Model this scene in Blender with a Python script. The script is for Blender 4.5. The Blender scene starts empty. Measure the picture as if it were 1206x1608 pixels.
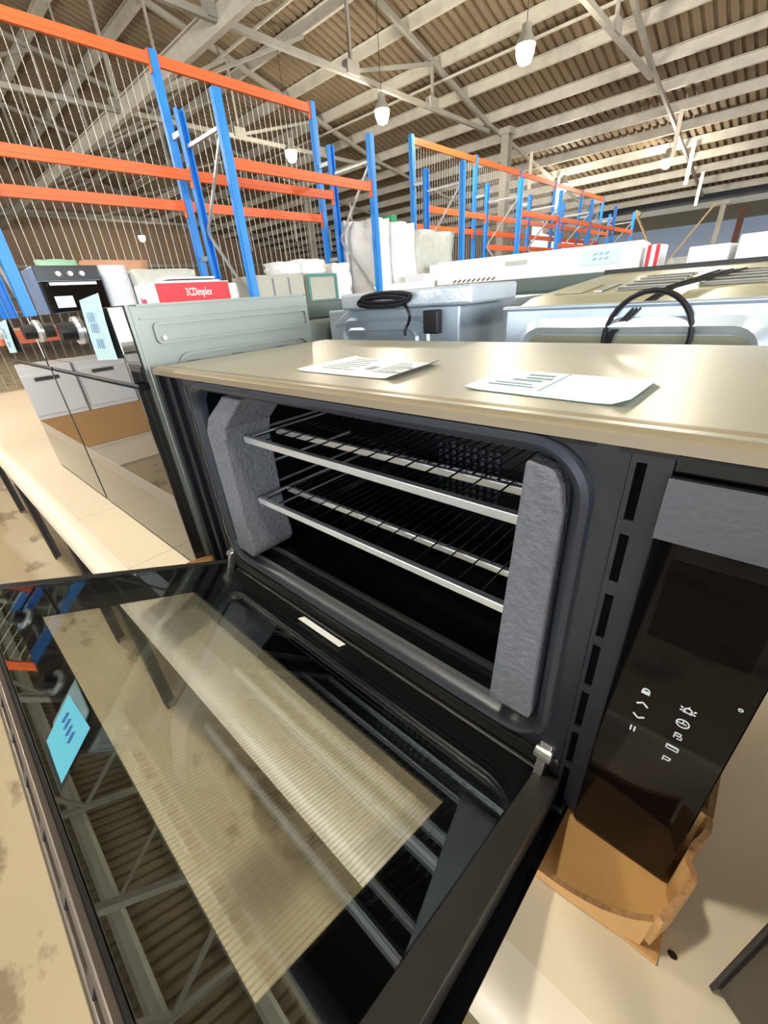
import bpy, bmesh, math, random
from mathutils import Vector, Matrix
random.seed(7)
scene = bpy.context.scene
COL = scene.collection
# ------------------------------------------------------------------ camera
cam_data = bpy.data.cameras.new('camera')
cam = bpy.data.objects.new('camera', cam_data)
COL.objects.link(cam)
cam_data.sensor_fit = 'VERTICAL'
cam_data.sensor_height = 36.0
cam_data.lens = 637.26 / 1608 * 36.0
cam_data.clip_start = 0.01
cam_data.clip_end = 300
cam.matrix_world = Matrix(((0.746815, -0.2678013, 0.60872804, 0.83709307),
                           (0.66146692, 0.39377161, -0.63828318, -0.2997756),
                           (-0.06876675, 0.87933292, 0.47121625, 1.32821865),
                           (0, 0, 0, 1)))
scene.camera = cam
# ------------------------------------------------------------------ world
world = bpy.data.worlds.new('world')
scene.world = world
world.use_nodes = True
wn = world.node_tree
bg = wn.nodes['Background']
sky = wn.nodes.new('ShaderNodeTexSky')
sky.sky_type = 'HOSEK_WILKIE'
sky.sun_direction = (0.4, 0.5, 0.77)
sky.turbidity = 5
mixw = wn.nodes.new('ShaderNodeMixRGB')
mixw.inputs[0].default_value = 0.6
mixw.inputs[2].default_value = (0.9, 0.95, 1.0, 1)
wn.links.new(sky.outputs[0], mixw.inputs[1])
wn.links.new(mixw.outputs[0], bg.inputs['Color'])
bg.inputs['Strength'].default_value = 1.6
# ------------------------------------------------------------------ added area lamps standing in for daylight at the doors
def area(name, loc, target, sx, sy, power, color):
    d = bpy.data.lights.new(name, 'AREA')
    d.shape = 'RECTANGLE'; d.size = sx; d.size_y = sy
    d.energy = power; d.color = color
    o = bpy.data.objects.new(name, d); COL.objects.link(o)
    o.location = loc
    o.rotation_euler = (Vector(target) - Vector(loc)).to_track_quat('-Z', 'Y').to_euler()
    return o
DAY = (0.93, 0.97, 1.0)
for x in (-9.0, -1.0, 7.0):
    area('added_door_light', (x, -15.6, 2.5), (x, 0, 2.0), 5.4, 4.6, 480, DAY)
for y in (-8.0, 2.0, 12.0):
    area('added_door_light', (13.6, y, 2.5), (0, y, 2.0), 5.4, 4.6, 1050, DAY)
scene.view_settings.view_transform = 'Standard'
scene.view_settings.look = 'None'
scene.view_settings.gamma = 1.0
scene.view_settings.use_curve_mapping = False
scene.view_settings.exposure = 0.22

# ------------------------------------------------------------------ materials
def srgb(r, g, b):
    f = lambda c: (c / 12.92 if c <= 0.04045 else ((c + 0.055) / 1.055) ** 2.4)
    return (f(r / 255), f(g / 255), f(b / 255), 1)
def mat(name, rgb, rough=0.5, metal=0.0, var=0.0, scale=8.0, bump=0.0, bscale=60.0, emit=0.0, spec=None, coat=0.0, stretch=None, rgb2=None):
    m = bpy.data.materials.new(name); m.use_nodes = True
    nt = m.node_tree; b = nt.nodes['Principled BSDF']
    c = srgb(*rgb)
    b.inputs['Base Color'].default_value = c
    b.inputs['Roughness'].default_value = rough
    b.inputs['Metallic'].default_value = metal
    if spec is not None: b.inputs['Specular IOR Level'].default_value = spec
    if coat: b.inputs['Coat Weight'].default_value = coat; b.inputs['Coat Roughness'].default_value = 0.03
    tc = nt.nodes.new('ShaderNodeTexCoord')
    src = tc.outputs['Object']
    if stretch:
        mp = nt.nodes.new('ShaderNodeMapping'); mp.inputs['Scale'].default_value = stretch
        nt.links.new(src, mp.inputs[0]); src = mp.outputs[0]
    if var or rgb2:
        n = nt.nodes.new('ShaderNodeTexNoise'); n.inputs['Scale'].default_value = scale; n.inputs['Detail'].default_value = 5
        nt.links.new(src, n.inputs['Vector'])
        r = nt.nodes.new('ShaderNodeValToRGB')
        if rgb2: a, z = srgb(*rgb2), c
        else:
            a = tuple(max(0, v * (1 - var)) for v in c[:3]) + (1,); z = tuple(min(1, v * (1 + var)) for v in c[:3]) + (1,)
        r.color_ramp.elements[0].color = a; r.color_ramp.elements[1].color = z
        r.color_ramp.elements[0].position = 0.3; r.color_ramp.elements[1].position = 0.7
        nt.links.new(n.outputs['Fac'], r.inputs[0]); nt.links.new(r.outputs[0], b.inputs['Base Color'])
    if bump:
        n2 = nt.nodes.new('ShaderNodeTexNoise'); n2.inputs['Scale'].default_value = bscale; n2.inputs['Detail'].default_value = 3
        nt.links.new(src, n2.inputs['Vector'])
        bp = nt.nodes.new('ShaderNodeBump'); bp.inputs['Strength'].default_value = bump; bp.inputs['Distance'].default_value = 0.01
        nt.links.new(n2.outputs['Fac'], bp.inputs['Height']); nt.links.new(bp.outputs[0], b.inputs['Normal'])
    if emit:
        b.inputs['Emission Color'].default_value = c; b.inputs['Emission Strength'].default_value = emit
    return m
def glass(name, tint, refl, rough=0.0, stripes=False):
    """thin pane: transparent mixed with a mirror coat by Fresnel"""
    m = bpy.data.materials.new(name); m.use_nodes = True
    nt = m.node_tree; nt.nodes.clear()
    out = nt.nodes.new('ShaderNodeOutputMaterial')
    tr = nt.nodes.new('ShaderNodeBsdfTransparent'); tr.inputs[0].default_value = tint
    gl = nt.nodes.new('ShaderNodeBsdfGlossy'); gl.inputs['Roughness'].default_value = rough
    gl.inputs['Color'].default_value = (0.92, 1.0, 0.95, 1)
    lw = nt.nodes.new('ShaderNodeLayerWeight'); lw.inputs[0].default_value = 0.5
    pw = nt.nodes.new('ShaderNodeMath'); pw.operation = 'POWER'; pw.inputs[1].default_value = 4.0
    nt.links.new(lw.outputs['Facing'], pw.inputs[0])
    ma = nt.nodes.new('ShaderNodeMath'); ma.operation = 'MULTIPLY_ADD'; ma.use_clamp = True
    ma.inputs[1].default_value = 0.8; ma.inputs[2].default_value = 0.03 + refl
    nt.links.new(pw.outputs[0], ma.inputs[0])
    mx = nt.nodes.new('ShaderNodeMixShader')
    nt.links.new(ma.outputs[0], mx.inputs[0]); nt.links.new(tr.outputs[0], mx.inputs[1]); nt.links.new(gl.outputs[0], mx.inputs[2])
    last = mx
    if stripes:   # fine printed screen of lines on the pane
        tc = nt.nodes.new('ShaderNodeTexCoord')
        sx = nt.nodes.new('ShaderNodeSeparateXYZ'); nt.links.new(tc.outputs['Object'], sx.inputs[0])
        f1 = nt.nodes.new('ShaderNodeMath'); f1.operation = 'MULTIPLY'; f1.inputs[1].default_value = 230
        nt.links.new(sx.outputs[0], f1.inputs[0])
        f2 = nt.nodes.new('ShaderNodeMath'); f2.operation = 'FRACT'; nt.links.new(f1.outputs[0], f2.inputs[0])
        f3 = nt.nodes.new('ShaderNodeMath'); f3.operation = 'LESS_THAN'; f3.inputs[1].default_value = 0.22
        nt.links.new(f2.outputs[0], f3.inputs[0])
        f4 = nt.nodes.new('ShaderNodeMath'); f4.operation = 'MULTIPLY'; f4.inputs[1].default_value = 0.34
        nt.links.new(f3.outputs[0], f4.inputs[0])
        df = nt.nodes.new('ShaderNodeBsdfDiffuse'); df.inputs[0].default_value = srgb(140, 132, 106)
        m2 = nt.nodes.new('ShaderNodeMixShader')
        nt.links.new(f4.outputs[0], m2.inputs[0]); nt.links.new(mx.outputs[0], m2.inputs[1]); nt.links.new(df.outputs[0], m2.inputs[2])
        last = m2
    nt.links.new(last.outputs[0], out.inputs[0])
    return m
M = dict(
    oven_top=mat('pale_olive_enamel', (158, 156, 141), 0.36, 0.2, var=0.04, scale=3, spec=0.5),
    zinc=mat('green_grey_zinc', (128, 135, 129), 0.38, 0.45, var=0.07, scale=4),
    galv=mat('galvanised_steel', (190, 204, 218), 0.3, 0.5, var=0.08, scale=14),
    olive=mat('olive_zinc', (160, 159, 134), 0.34, 0.3, var=0.08, scale=6),
    dkgreen=mat('dark_green_grey_metal', (92, 104, 98), 0.4, 0.4, var=0.05, scale=4),
    film_silver=mat('film_wrapped_steel', (206, 218, 232), 0.24, 0.4, bump=0.3, bscale=18),
    front=mat('dark_slate_enamel', (33, 36, 44), 0.40, 0.1, var=0.06, scale=5),
    black=mat('black_enamel', (13, 14, 18), 0.28, var=0.05, scale=6),
    blacks=mat('black_satin_plastic', (20, 20, 22), 0.42),
    gloss=mat('black_gloss_glass', (10, 9, 11), 0.04, spec=0.5),
    panel=mat('black_panel_glass', (9, 8, 10), 0.05, spec=0.22),
    lip=mat('tan_lip_enamel', (134, 122, 100), 0.42, 0.1),
    void=mat('dark_void', (4, 4, 5), 0.9, spec=0.1),
    displaym=mat('display_glass', (4, 4, 6), 0.06, spec=0.12),
    pillar=mat('navy_black_enamel', (16, 18, 25), 0.5, spec=0.3),
    rung=mat('thin_chrome_wire', (190, 194, 200), 0.2, 1.0),
    satin=mat('satin_charcoal', (46, 44, 42), 0.3, spec=0.6),
    mirror=mat('black_mirror_glass', (105, 102, 100), 0.02, 0.85),
    cavity=mat('black_cavity_enamel', (9, 10, 14), 0.22, spec=0.45),
    gasket=mat('dark_gasket', (46, 51, 61), 0.36, 0.15),
    chrome=mat('chrome_wire', (228, 232, 238), 0.3, 0.7),
    steel=mat('bright_steel', (205, 207, 208), 0.28, 0.95),
    foam=mat('grey_foam', (106, 109, 117), 0.95, var=0.1, scale=90, bump=0.5, bscale=160),
    grey_film=mat('grey_protective_film', (84, 87, 94), 0.38, var=0.08, scale=10, bump=0.06, bscale=200),
    paper=mat('white_paper', (236, 238, 236), 0.7, bump=0.03, bscale=20),
    bluepaper=mat('pale_blue_paper', (204, 230, 236), 0.65),
    cyanpaper=mat('cyan_paper', (96, 190, 226), 0.65),
    bluetag=mat('ice_blue_card', (196, 226, 232), 0.6),
    ink=mat('grey_ink', (128, 146, 154), 0.8),
    blueink=mat('blue_ink', (52, 102, 176), 0.8),
    icon=mat('white_print', (214, 220, 226), 0.6),
    card=mat('brown_cardboard', (192, 148, 92), 0.85, var=0.06, scale=12, stretch=(1, 1, 6)),
    cardedge=mat('cardboard_edge', (146, 108, 68), 0.95, var=0.25, scale=220),
    table=mat('cream_board', (216, 203, 180), 0.42, var=0.03, scale=3, spec=0.4),
    nosing=mat('cream_edge_strip', (228, 216, 198), 0.35),
    legm=mat('dark_leg_metal', (52, 46, 42), 0.5, 0.4),
    blue=mat('rack_blue_paint', (36, 134, 226), 0.42, var=0.06, scale=4),
    orange=mat('rack_orange_paint', (224, 100, 50), 0.42, var=0.05, scale=4),
    galvbrace=mat('galvanised_brace', (176, 184, 190), 0.4, 0.6),
    mesh=mat('mesh_wire', (190, 188, 182), 0.45, 0.5),
    purlin=mat('painted_purlin', (176, 171, 161), 0.55, var=0.12, scale=3),
    truss=mat('painted_truss_steel', (142, 138, 128), 0.6, var=0.12, scale=2),
    roof=mat('roof_sheet', (120, 104, 83), 0.75, var=0.16, scale=0.5),
    wall=mat('brown_ribbed_wall', (138, 116, 94), 0.8, var=0.12, scale=0.6),
    wallblue=mat('grey_blue_panel', (150, 160, 176), 0.6, var=0.05, scale=0.5),
    slab=mat('annex_soffit', (150, 148, 142), 0.8, var=0.1, scale=0.4),
    timber=mat('raw_timber', (206, 176, 132), 0.7, var=0.1, scale=6),
    rust=mat('red_oxide_steel', (112, 66, 54), 0.6),
    lamp=mat('lamp_glow', (255, 246, 196), 0.4, emit=30.0),
    lampshell=mat('lamp_housing', (170, 168, 158), 0.4, 0.5),
    wrap=mat('white_stretch_wrap', (232, 234, 234), 0.4, var=0.05, scale=8, bump=0.5, bscale=14),
    greywrap=mat('grey_stretch_wrap', (186, 188, 182), 0.4, var=0.1, scale=6, bump=0.4, bscale=12),
    bubble=mat('bubble_wrap', (206, 212, 224), 0.3, bump=0.8, bscale=70),
    greybox=mat('light_grey_plastic', (176, 176, 166), 0.5, var=0.04, scale=4),
    slate=mat('slate_panel', (122, 140, 152), 0.5),
    white=mat('white_carton', (236, 238, 242), 0.55),
    red=mat('red_print', (206, 38, 48), 0.5),
    pink=mat('pink_print', (222, 90, 130), 0.6),
    green=mat('green_plastic', (40, 140, 90), 0.5),
    teal=mat('teal_frame', (70, 130, 128), 0.5),
    sage=mat('sage_wrap', (150, 190, 160), 0.6, bump=0.3, bscale=10),
    tan=mat('tan_wrap', (190, 142, 112), 0.6, bump=0.3, bscale=10),
    yellow=mat('amber_carton', (214, 160, 72), 0.7),
    rubber=mat('black_rubber_cable', (26, 27, 32), 0.35),
    darkbrown=mat('bronze_black_glass', (58, 54, 48), 0.12, 0.2),
    sleeve=mat('clear_plastic_sleeve', (225, 232, 238), 0.15),
    concrete=None, inner=glass('clear_low_e_glass', (0.97, 0.985, 0.97, 1), 0.10),
    screen=glass('screen_printed_glass', (0.99, 0.985, 0.965, 1), 0.0, stripes=True),
)
def concrete():
    m = mat('stained_concrete', (174, 159, 130), 0.5, var=0.07, scale=0.9)
    nt = m.node_tree; b = nt.nodes['Principled BSDF']
    old = b.inputs['Base Color'].links[0].from_socket
    tc = nt.nodes.new('ShaderNodeTexCoord')
    n = nt.nodes.new('ShaderNodeTexNoise'); n.inputs['Scale'].default_value = 2.6; n.inputs['Detail'].default_value = 8; n.inputs['Roughness'].default_value = 0.6
    mp = nt.nodes.new('ShaderNodeMapping'); mp.inputs['Scale'].default_value = (1.0, 1.8, 1)
    nt.links.new(tc.outputs['Object'], mp.inputs[0]); nt.links.new(mp.outputs[0], n.inputs['Vector'])
    r = nt.nodes.new('ShaderNodeValToRGB'); r.color_ramp.elements[0].position = 0.545; r.color_ramp.elements[1].position = 0.60
    r.color_ramp.elements[0].color = (0, 0, 0, 1); r.color_ramp.elements[1].color = (0.75, 0.75, 0.75, 1)
    nt.links.new(n.outputs['Fac'], r.inputs[0])
    mx = nt.nodes.new('ShaderNodeMixRGB'); mx.inputs[2].default_value = srgb(112, 92, 68)
    nt.links.new(r.outputs[0], mx.inputs[0]); nt.links.new(old, mx.inputs[1]); nt.links.new(mx.outputs[0], b.inputs['Base Color'])
    return m
M['concrete'] = concrete()

# ------------------------------------------------------------------ builders
class MB:
    def __init__(s): s.v = []; s.f = []
    def add(s, vs, fs):
        n = len(s.v); s.v += [tuple(v) for v in vs]; s.f += [tuple(i + n for i in f) for f in fs]; return s
    def box(s, x0, x1, y0, y1, z0, z1):
        return s.add([(x0, y0, z0), (x1, y0, z0), (x1, y1, z0), (x0, y1, z0), (x0, y0, z1), (x1, y0, z1), (x1, y1, z1), (x0, y1, z1)],
                     [(0, 3, 2, 1), (4, 5, 6, 7), (0, 1, 5, 4), (1, 2, 6, 5), (2, 3, 7, 6), (3, 0, 4, 7)])
    def hexa(s, p):   # 8 corners, bottom loop then top loop
        return s.add(p, [(0, 3, 2, 1), (4, 5, 6, 7), (0, 1, 5, 4), (1, 2, 6, 5), (2, 3, 7, 6), (3, 0, 4, 7)])
    def bar(s, p, q, w, h, up=(0, 0, 1)):
        p, q = Vector(p), Vector(q); d = (q - p).normalized(); u = Vector(up)
        if abs(d.dot(u)) > 0.98: u = Vector((0, 1, 0))
        a = d.cross(u).normalized() * (w / 2); b = a.cross(d).normalized() * (h / 2)
        return s.hexa([p - a - b, p + a - b, q + a - b, q - a - b, p - a + b, p + a + b, q + a + b, q - a + b])
    def tube(s, pts, r, n=8, closed=False):
        pts = [Vector(p) for p in pts]; m = len(pts); rings = []
        prev = None
        for i, p in enumerate(pts):
            if closed: d = (pts[(i + 1) % m] - pts[i - 1])
            else: d = pts[min(i + 1, m - 1)] - pts[max(i - 1, 0)]
            d.normalize()
            if prev is None:
                u = Vector((0, 0, 1)) if abs(d.z) < 0.9 else Vector((0, 1, 0))
                a = d.cross(u).normalized()
            else:
                a = (prev - d * prev.dot(d)).normalized()
            prev = a; b = d.cross(a)
            rings.append([p + (a * math.cos(2 * math.pi * k / n) + b * math.sin(2 * math.pi * k / n)) * r for k in range(n)])
        return s.loft(rings, caps=not closed, wrap=closed)
    def loft(s, loops, caps=True, wrap=False, cap0=None, cap1=None):
        n = len(loops[0]); vs = [v for l in loops for v in l]; fs = []
        L = len(loops)
        for i in range(L if wrap else L - 1):
            a = i * n; b = ((i + 1) % L) * n
            for k in range(n): fs.append((a + k, a + (k + 1) % n, b + (k + 1) % n, b + k))
        if cap0 if cap0 is not None else (caps and not wrap): fs.append(tuple(range(n - 1, -1, -1)))
        if cap1 if cap1 is not None else (caps and not wrap): fs.append(tuple(range((L - 1) * n, L * n)))
        return s.add(vs, fs)
    def cyl(s, p, q, r, n=16, r2=None):
        p, q = Vector(p), Vector(q); d = (q - p).normalized(); u = Vector((0, 0, 1)) if abs(d.z) < 0.9 else Vector((1, 0, 0))
        a = d.cross(u).normalized(); b = d.cross(a)
        ring = lambda c, rr: [c + (a * math.cos(2 * math.pi * k / n) + b * math.sin(2 * math.pi * k / n)) * rr for k in range(n)]
        return s.loft([ring(p, r), ring(q, r if r2 is None else r2)])
    def prism(s, poly, f0, f1):  # f0,f1 map 2d->3d
        return s.loft([[f0(a, b) for a, b in poly], [f1(a, b) for a, b in poly]])
    def build(s, name, material, parent=None, bevel=0.0, smooth=False, seg=2):
        me = bpy.data.meshes.new(name)
        off = Vector((0, 0, 0)); q = parent
        while q is not None: off += q.location; q = q.parent
        me.from_pydata([tuple(Vector(v) - off) for v in s.v], [], s.f)
        bm = bmesh.new(); bm.from_mesh(me)
        bmesh.ops.recalc_face_normals(bm, faces=bm.faces)
        if bevel:
            ed = [e for e in bm.edges if len(e.link_faces) == 2 and e.calc_face_angle(0) > 0.6]
            bmesh.ops.bevel(bm, geom=ed, offset=bevel, segments=seg, profile=0.5, affect='EDGES', clamp_overlap=True)
        bm.to_mesh(me); bm.free()
        if smooth:
            for p in me.polygons: p.use_smooth = True
            me.set_sharp_from_angle(angle=math.radians(40))
        me.materials.append(material)
        o = bpy.data.objects.new(name, me); COL.objects.link(o)
        if parent is not None: o.parent = parent
        return o
def thing(name, label, cat, loc, group=None):
    o = bpy.data.objects.new(name, None); COL.objects.link(o)
    o.location = loc; o.empty_display_size = 0.1
    o['label'] = label; o['category'] = cat
    if group: o['group'] = group
    return o
def tag(o, label, cat, group=None):
    o['label'] = label; o['category'] = cat
    if group: o['group'] = group
    return o
def origin(o, loc):   # move a single mesh thing's origin to its base
    loc = Vector(loc)
    o.data.transform(Matrix.Translation(-loc)); o.location = loc
    return o
def struct(o): o['kind'] = 'structure'; return o
def stuff(o): o['kind'] = 'stuff'; return o
def box(x0, x1, y0, y1, z0, z1): return MB().box(x0, x1, y0, y1, z0, z1)
def rrect(x0, x1, z0, z1, r, n=6):
    pts = []
    for cx, cz, a0 in ((x1 - r, z1 - r, 0), (x0 + r, z1 - r, 90), (x0 + r, z0 + r, 180), (x1 - r, z0 + r, 270)):
        for k in range(n + 1):
            a = math.radians(a0 + 90 * k / n); pts.append((cx + r * math.cos(a), cz + r * math.sin(a)))
    return pts
def outrect(x0, x1, z0, z1, n=6):
    pts = []
    for cx, cz in ((x1, z1), (x0, z1), (x0, z0), (x1, z0)): pts += [(cx, cz)] * (n + 1)
    return pts
def text(body, size, mw, material, parent, name='printed_text', depth=0.0004, xs=1.0):
    cu = bpy.data.curves.new('t', 'FONT'); cu.body = body; cu.size = size; cu.extrude = depth
    cu.align_x = 'CENTER'; cu.align_y = 'CENTER'; cu.resolution_u = 2
    t = bpy.data.objects.new('t', cu); COL.objects.link(t)
    bpy.context.view_layer.update()
    me = bpy.data.meshes.new_from_object(t.evaluated_get(bpy.context.evaluated_depsgraph_get()))
    bpy.data.objects.remove(t); bpy.data.curves.remove(cu)
    me.transform(Matrix.Diagonal((xs, 1, 1, 1))); me.transform(mw)
    off = Vector((0, 0, 0)); q = parent
    while q is not None: off += q.location; q = q.parent
    me.transform(Matrix.Translation(-off))
    me.materials.clear(); me.materials.append(material); me.name = name
    o = bpy.data.objects.new(name, me); COL.objects.link(o); o.parent = parent
    return o
def basis(o, x, y):   # matrix with text x axis, y axis, origin
    x, y = Vector(x).normalized(), Vector(y).normalized(); z = x.cross(y)
    m = Matrix((x, y, z)).transposed().to_4x4(); m.translation = o
    return m

# ================================================================== SETTING
XL, XR, YF, YB = -32.0, 13.0, -15.0, 28.0
struct(box(XL, XR, YF, 45, -0.2, 0).build('floor', M['concrete']))
# roof: one long slope falling away, steeper up to the column line
YV, ZV = 16.1, 6.3
def roofz(y):
    if y < -3: return roofz(-3) - (-3 - y) * 0.25
    return ZV + (YV - y) * 0.25 if y < YV else ZV - (y - YV) * 0.152
ceil = bpy.data.objects.new('ceiling', None); COL.objects.link(ceil); struct(ceil)
def sheet(y0, y1, pitch=0.24, th=0.075):
    m = MB(); n = int((XR - XL) / pitch); prof = []
    for i in range(n):
        x = XL + i * pitch
        prof += [(x, 0), (x + pitch * 0.55, 0), (x + pitch * 0.65, th), (x + pitch * 0.9, th)]
    prof.append((XL + n * pitch, 0))
    vs = []; fs = []
    for (x, h) in prof: vs.append((x, y0, roofz(y0) + 0.16 + h)); vs.append((x, y1, roofz(y1) + 0.16 + h))
    for i in range(len(prof) - 1): fs.append((2 * i, 2 * i + 2, 2 * i + 3, 2 * i + 1))
    m.add(vs, fs)
    # solid upper skin
    m.hexa([(XL, y0, roofz(y0) + 0.23), (XR, y0, roofz(y0) + 0.23), (XR, y1, roofz(y1) + 0.23), (XL, y1, roofz(y1) + 0.23),
            (XL, y0, roofz(y0) + 0.26), (XR, y0, roofz(y0) + 0.26), (XR, y1, roofz(y1) + 0.26), (XL, y1, roofz(y1) + 0.26)])
    return m
for a, b in ((-15.0, -3.0), (-3.0, 6.5), (6.5, YV), (YV, 28.0)):
    sheet(a, b).build('roof_sheet', M['roof'], ceil)
def cpurlin(y):
    z = roofz(y) + 0.155; m = MB()
    m.box(XL, XR, y - 0.012, y + 0.012, z - 0.24, z)
    m.box(XL, XR, y - 0.01, y + 0.09, z - 0.25, z - 0.235); m.box(XL, XR, y - 0.09, y + 0.01, z - 0.015, z)
    return m
ys = [YV - 1.45 * k for k in range(0, 21)] + [YV + 1.45 * k for k in range(1, 9)]
for y in ys: cpurlin(y).build('purlin', M['purlin'], ceil)
# lattice trusses running away from the viewer
for x in (-28.5, -23.5, -18.5, -13.5, -8.45, -3.6, 1.4, 6.4):
    t = MB()
    t.box(x - 0.05, x + 0.05, -14.5, YV, 5.94, 6.05)
    ch = t.build('roof_truss', M['truss'], ceil)
    m = MB(); m.bar((x, -3, roofz(-3) - 0.16), (x, YV, roofz(YV) - 0.14), 0.1, 0.12); m.build('top_chord', M['truss'], ch)
    m = MB(); m.bar((x, -14.5, roofz(-14.5) - 0.16), (x, -3, roofz(-3) - 0.16), 0.14, 0.14); m.build('top_chord', M['truss'], ch)
    yy = [-1.0, 6.0, 9.5, 12.8]
    for i, y in enumerate(yy):
        MB().bar((x, y, 6.05), (x, y, roofz(y) - 0.2), 0.07, 0.07).build('web_post', M['truss'], ch)
        if i < 3:
            y2 = yy[i + 1]
            MB().bar((x, y, 6.05), (x, y2, roofz(y2) - 0.2), 0.08, 0.08).build('web_diagonal', M['truss'], ch)
        box(x - 0.09, x + 0.09, y - 0.2, y + 0.2, 5.98, 6.22).build('gusset_plate', M['truss'], ch)
    # rafter of the far shallow slope
    MB().bar((x, YV, roofz(YV) - 0.12), (x, 27.8, roofz(27.8) - 0.12), 0.08, 0.1).build('far_rafter', M['truss'], ch)
    for y in (18.9, 21.8, 24.7):
        box(x + 0.25, x + 0.37, y - 0.01, y + 0.01, roofz(y) - 1.25, roofz(y) - 0.1).build('hanging_strip', M['nosing'], ch)
# lattice girder running across under the roof
for gy in (6.0, -6.0):
    g = MB()
    g.box(XL, XR, gy - 0.07, gy + 0.07, 5.80, 5.83); g.box(XL, XR, gy - 0.012, gy + 0.012, 5.83, 6.16); g.box(XL, XR, gy - 0.07, gy + 0.07, 6.16, 6.19)
    gd = g.build('cross_girder', M['purlin'], ceil)
    for k in range(9):      # hangers up to the purlin above
        x = -28.5 + 5.0 * k
        if x < XR: MB().bar((x + 2.5, gy, 6.19), (x + 2.5, gy, roofz(gy) - 0.05), 0.05, 0.05).build('hanger', M['truss'], gd)
# knee braces from purlins between trusses (long ties)
for x0 in (-26, -21, -16, -11, -6, -1, 4):
    MB().bar((x0 - 2.4, 6.2, 6.1), (x0 + 0.1, 10.3, roofz(10.3) - 0.15), 0.07, 0.07).build('wind_brace', M['truss'], ceil)
for y, z in ((13.4, 0.28), (9.3, 0.3)):
    box(XL, XR, y - 0.03, y + 0.03, roofz(y) - z, roofz(y) - z + 0.05).build('conduit_tray', M['purlin'], ceil)
# walls
def ribwall(name, axis, c, a0, a1, z0, z1, material, pitch=0.3):
    m = MB(); n = int((a1 - a0) / pitch); prof = []
    for i in range(n):
        a = a0 + i * pitch
        prof += [(a, 0), (a + pitch * 0.6, 0), (a + pitch * 0.7, 0.03), (a + pitch * 0.9, 0.03)]
    prof.append((a1, 0)); vs = []; fs = []
    for a, h in prof:
        for z in (z0, z1): vs.append((c + h, a, z) if axis == 'x' else (a, c + h, z))
    for i in range(len(prof) - 1): fs.append((2 * i, 2 * i + 2, 2 * i + 3, 2 * i + 1))
    return m.add(vs, fs)
w = ribwall('wall_left', 'x', XL, YF, 40, 0, 11, M['wall'])
w = struct(w.build('wall_left', M['wall']))
for z in (2.6, 4.0, 6.6):
    box(XL + 0.06, XL + 0.26, YF, 28, z, z + 0.18).build('wall_rail', M['truss'], w)
# back wall of the left part (behind racks) – leaves the annex open on the right
w = struct(ribwall('wall_back', 'y', 28.0, XL, -12.0, 0, 4.55, M['wall']).build('wall_back', M['wall']))
# front and right walls with open loading doors
def doorwall(name, axis, c, a0, a1, ztop, doors):
    m = MB(); e = 0.12
    def bx(s0, s1, z0, z1):
        if axis == 'y': m.box(s0, s1, c - e, c + e, z0, z1)
        else: m.box(c - e, c + e, s0, s1, z0, z1)
    p = a0
    for d0, d1 in doors: bx(p, d0, 0, 5.0); p = d1
    bx(p, a1, 0, 5.0); bx(a0, a1, 5.0, ztop)
    return struct(m.build(name, M['wall']))
doorwall('wall_front', 'y', YF, XL, XR, 7.2, [(-11.8, -6.2), (-3.8, 1.8), (4.2, 9.8)])
doorwall('wall_right', 'x', XR, YF, 28, 11, [(-10.8, -5.2), (-0.8, 4.8), (9.2, 14.8)])
# columns on the valley line
for i, x in enumerate((-18.4, -7.75, 3.0)):
    t = thing('steel_column', ['concrete-grey roof column far left behind the wire mesh', 'tall grey roof column rising behind the second blue rack',
                               'grey roof column at the right, far behind the ovens'][i], 'column', (x, YV, 0))
    c = MB(); c.box(x - 0.13, x + 0.13, YV - 0.15, YV - 0.13, 0, 5.9); c.box(x - 0.13, x + 0.13, YV + 0.13, YV + 0.15, 0, 5.9); c.box(x - 0.012, x + 0.012, YV - 0.13, YV + 0.13, 0, 5.9)
    c.build('shaft', M['truss'], t)
    box(x - 0.2, x + 0.2, YV - 0.2, YV + 0.2, 5.75, 5.92).build('head_plate', M['truss'], t)
    box(x - 0.3, x + 0.3, YV - 0.3, YV + 0.3, 0, 0.03).build('base_plate', M['truss'], t)
# annex beyond the far eave
an = struct(box(-14, XR + 8, 44.0, 44.2, 0, 6.0).build('wall_annex', M['wallblue']))
struct(MB().hexa([(-12, 29.6, 4.05), (XR, 29.6, 4.05), (XR, 34.5, 3.75), (-12, 34.5, 3.75), (-12, 29.6, 4.3), (XR, 29.6, 4.3), (XR, 34.5, 4.0), (-12, 34.5, 4.0)]).build('trim_1', M['slab']))
struct(box(-12, XR, 29.62, 29.75, 4.301, 5.3).build('gap_shade_strip', M['blacks']))  # black strip painted in for the dark gap under the eave
struct(box(-12, XR, 27.9, 28.1, 4.55, 4.75).build('trim_2', M['purlin']))

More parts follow.
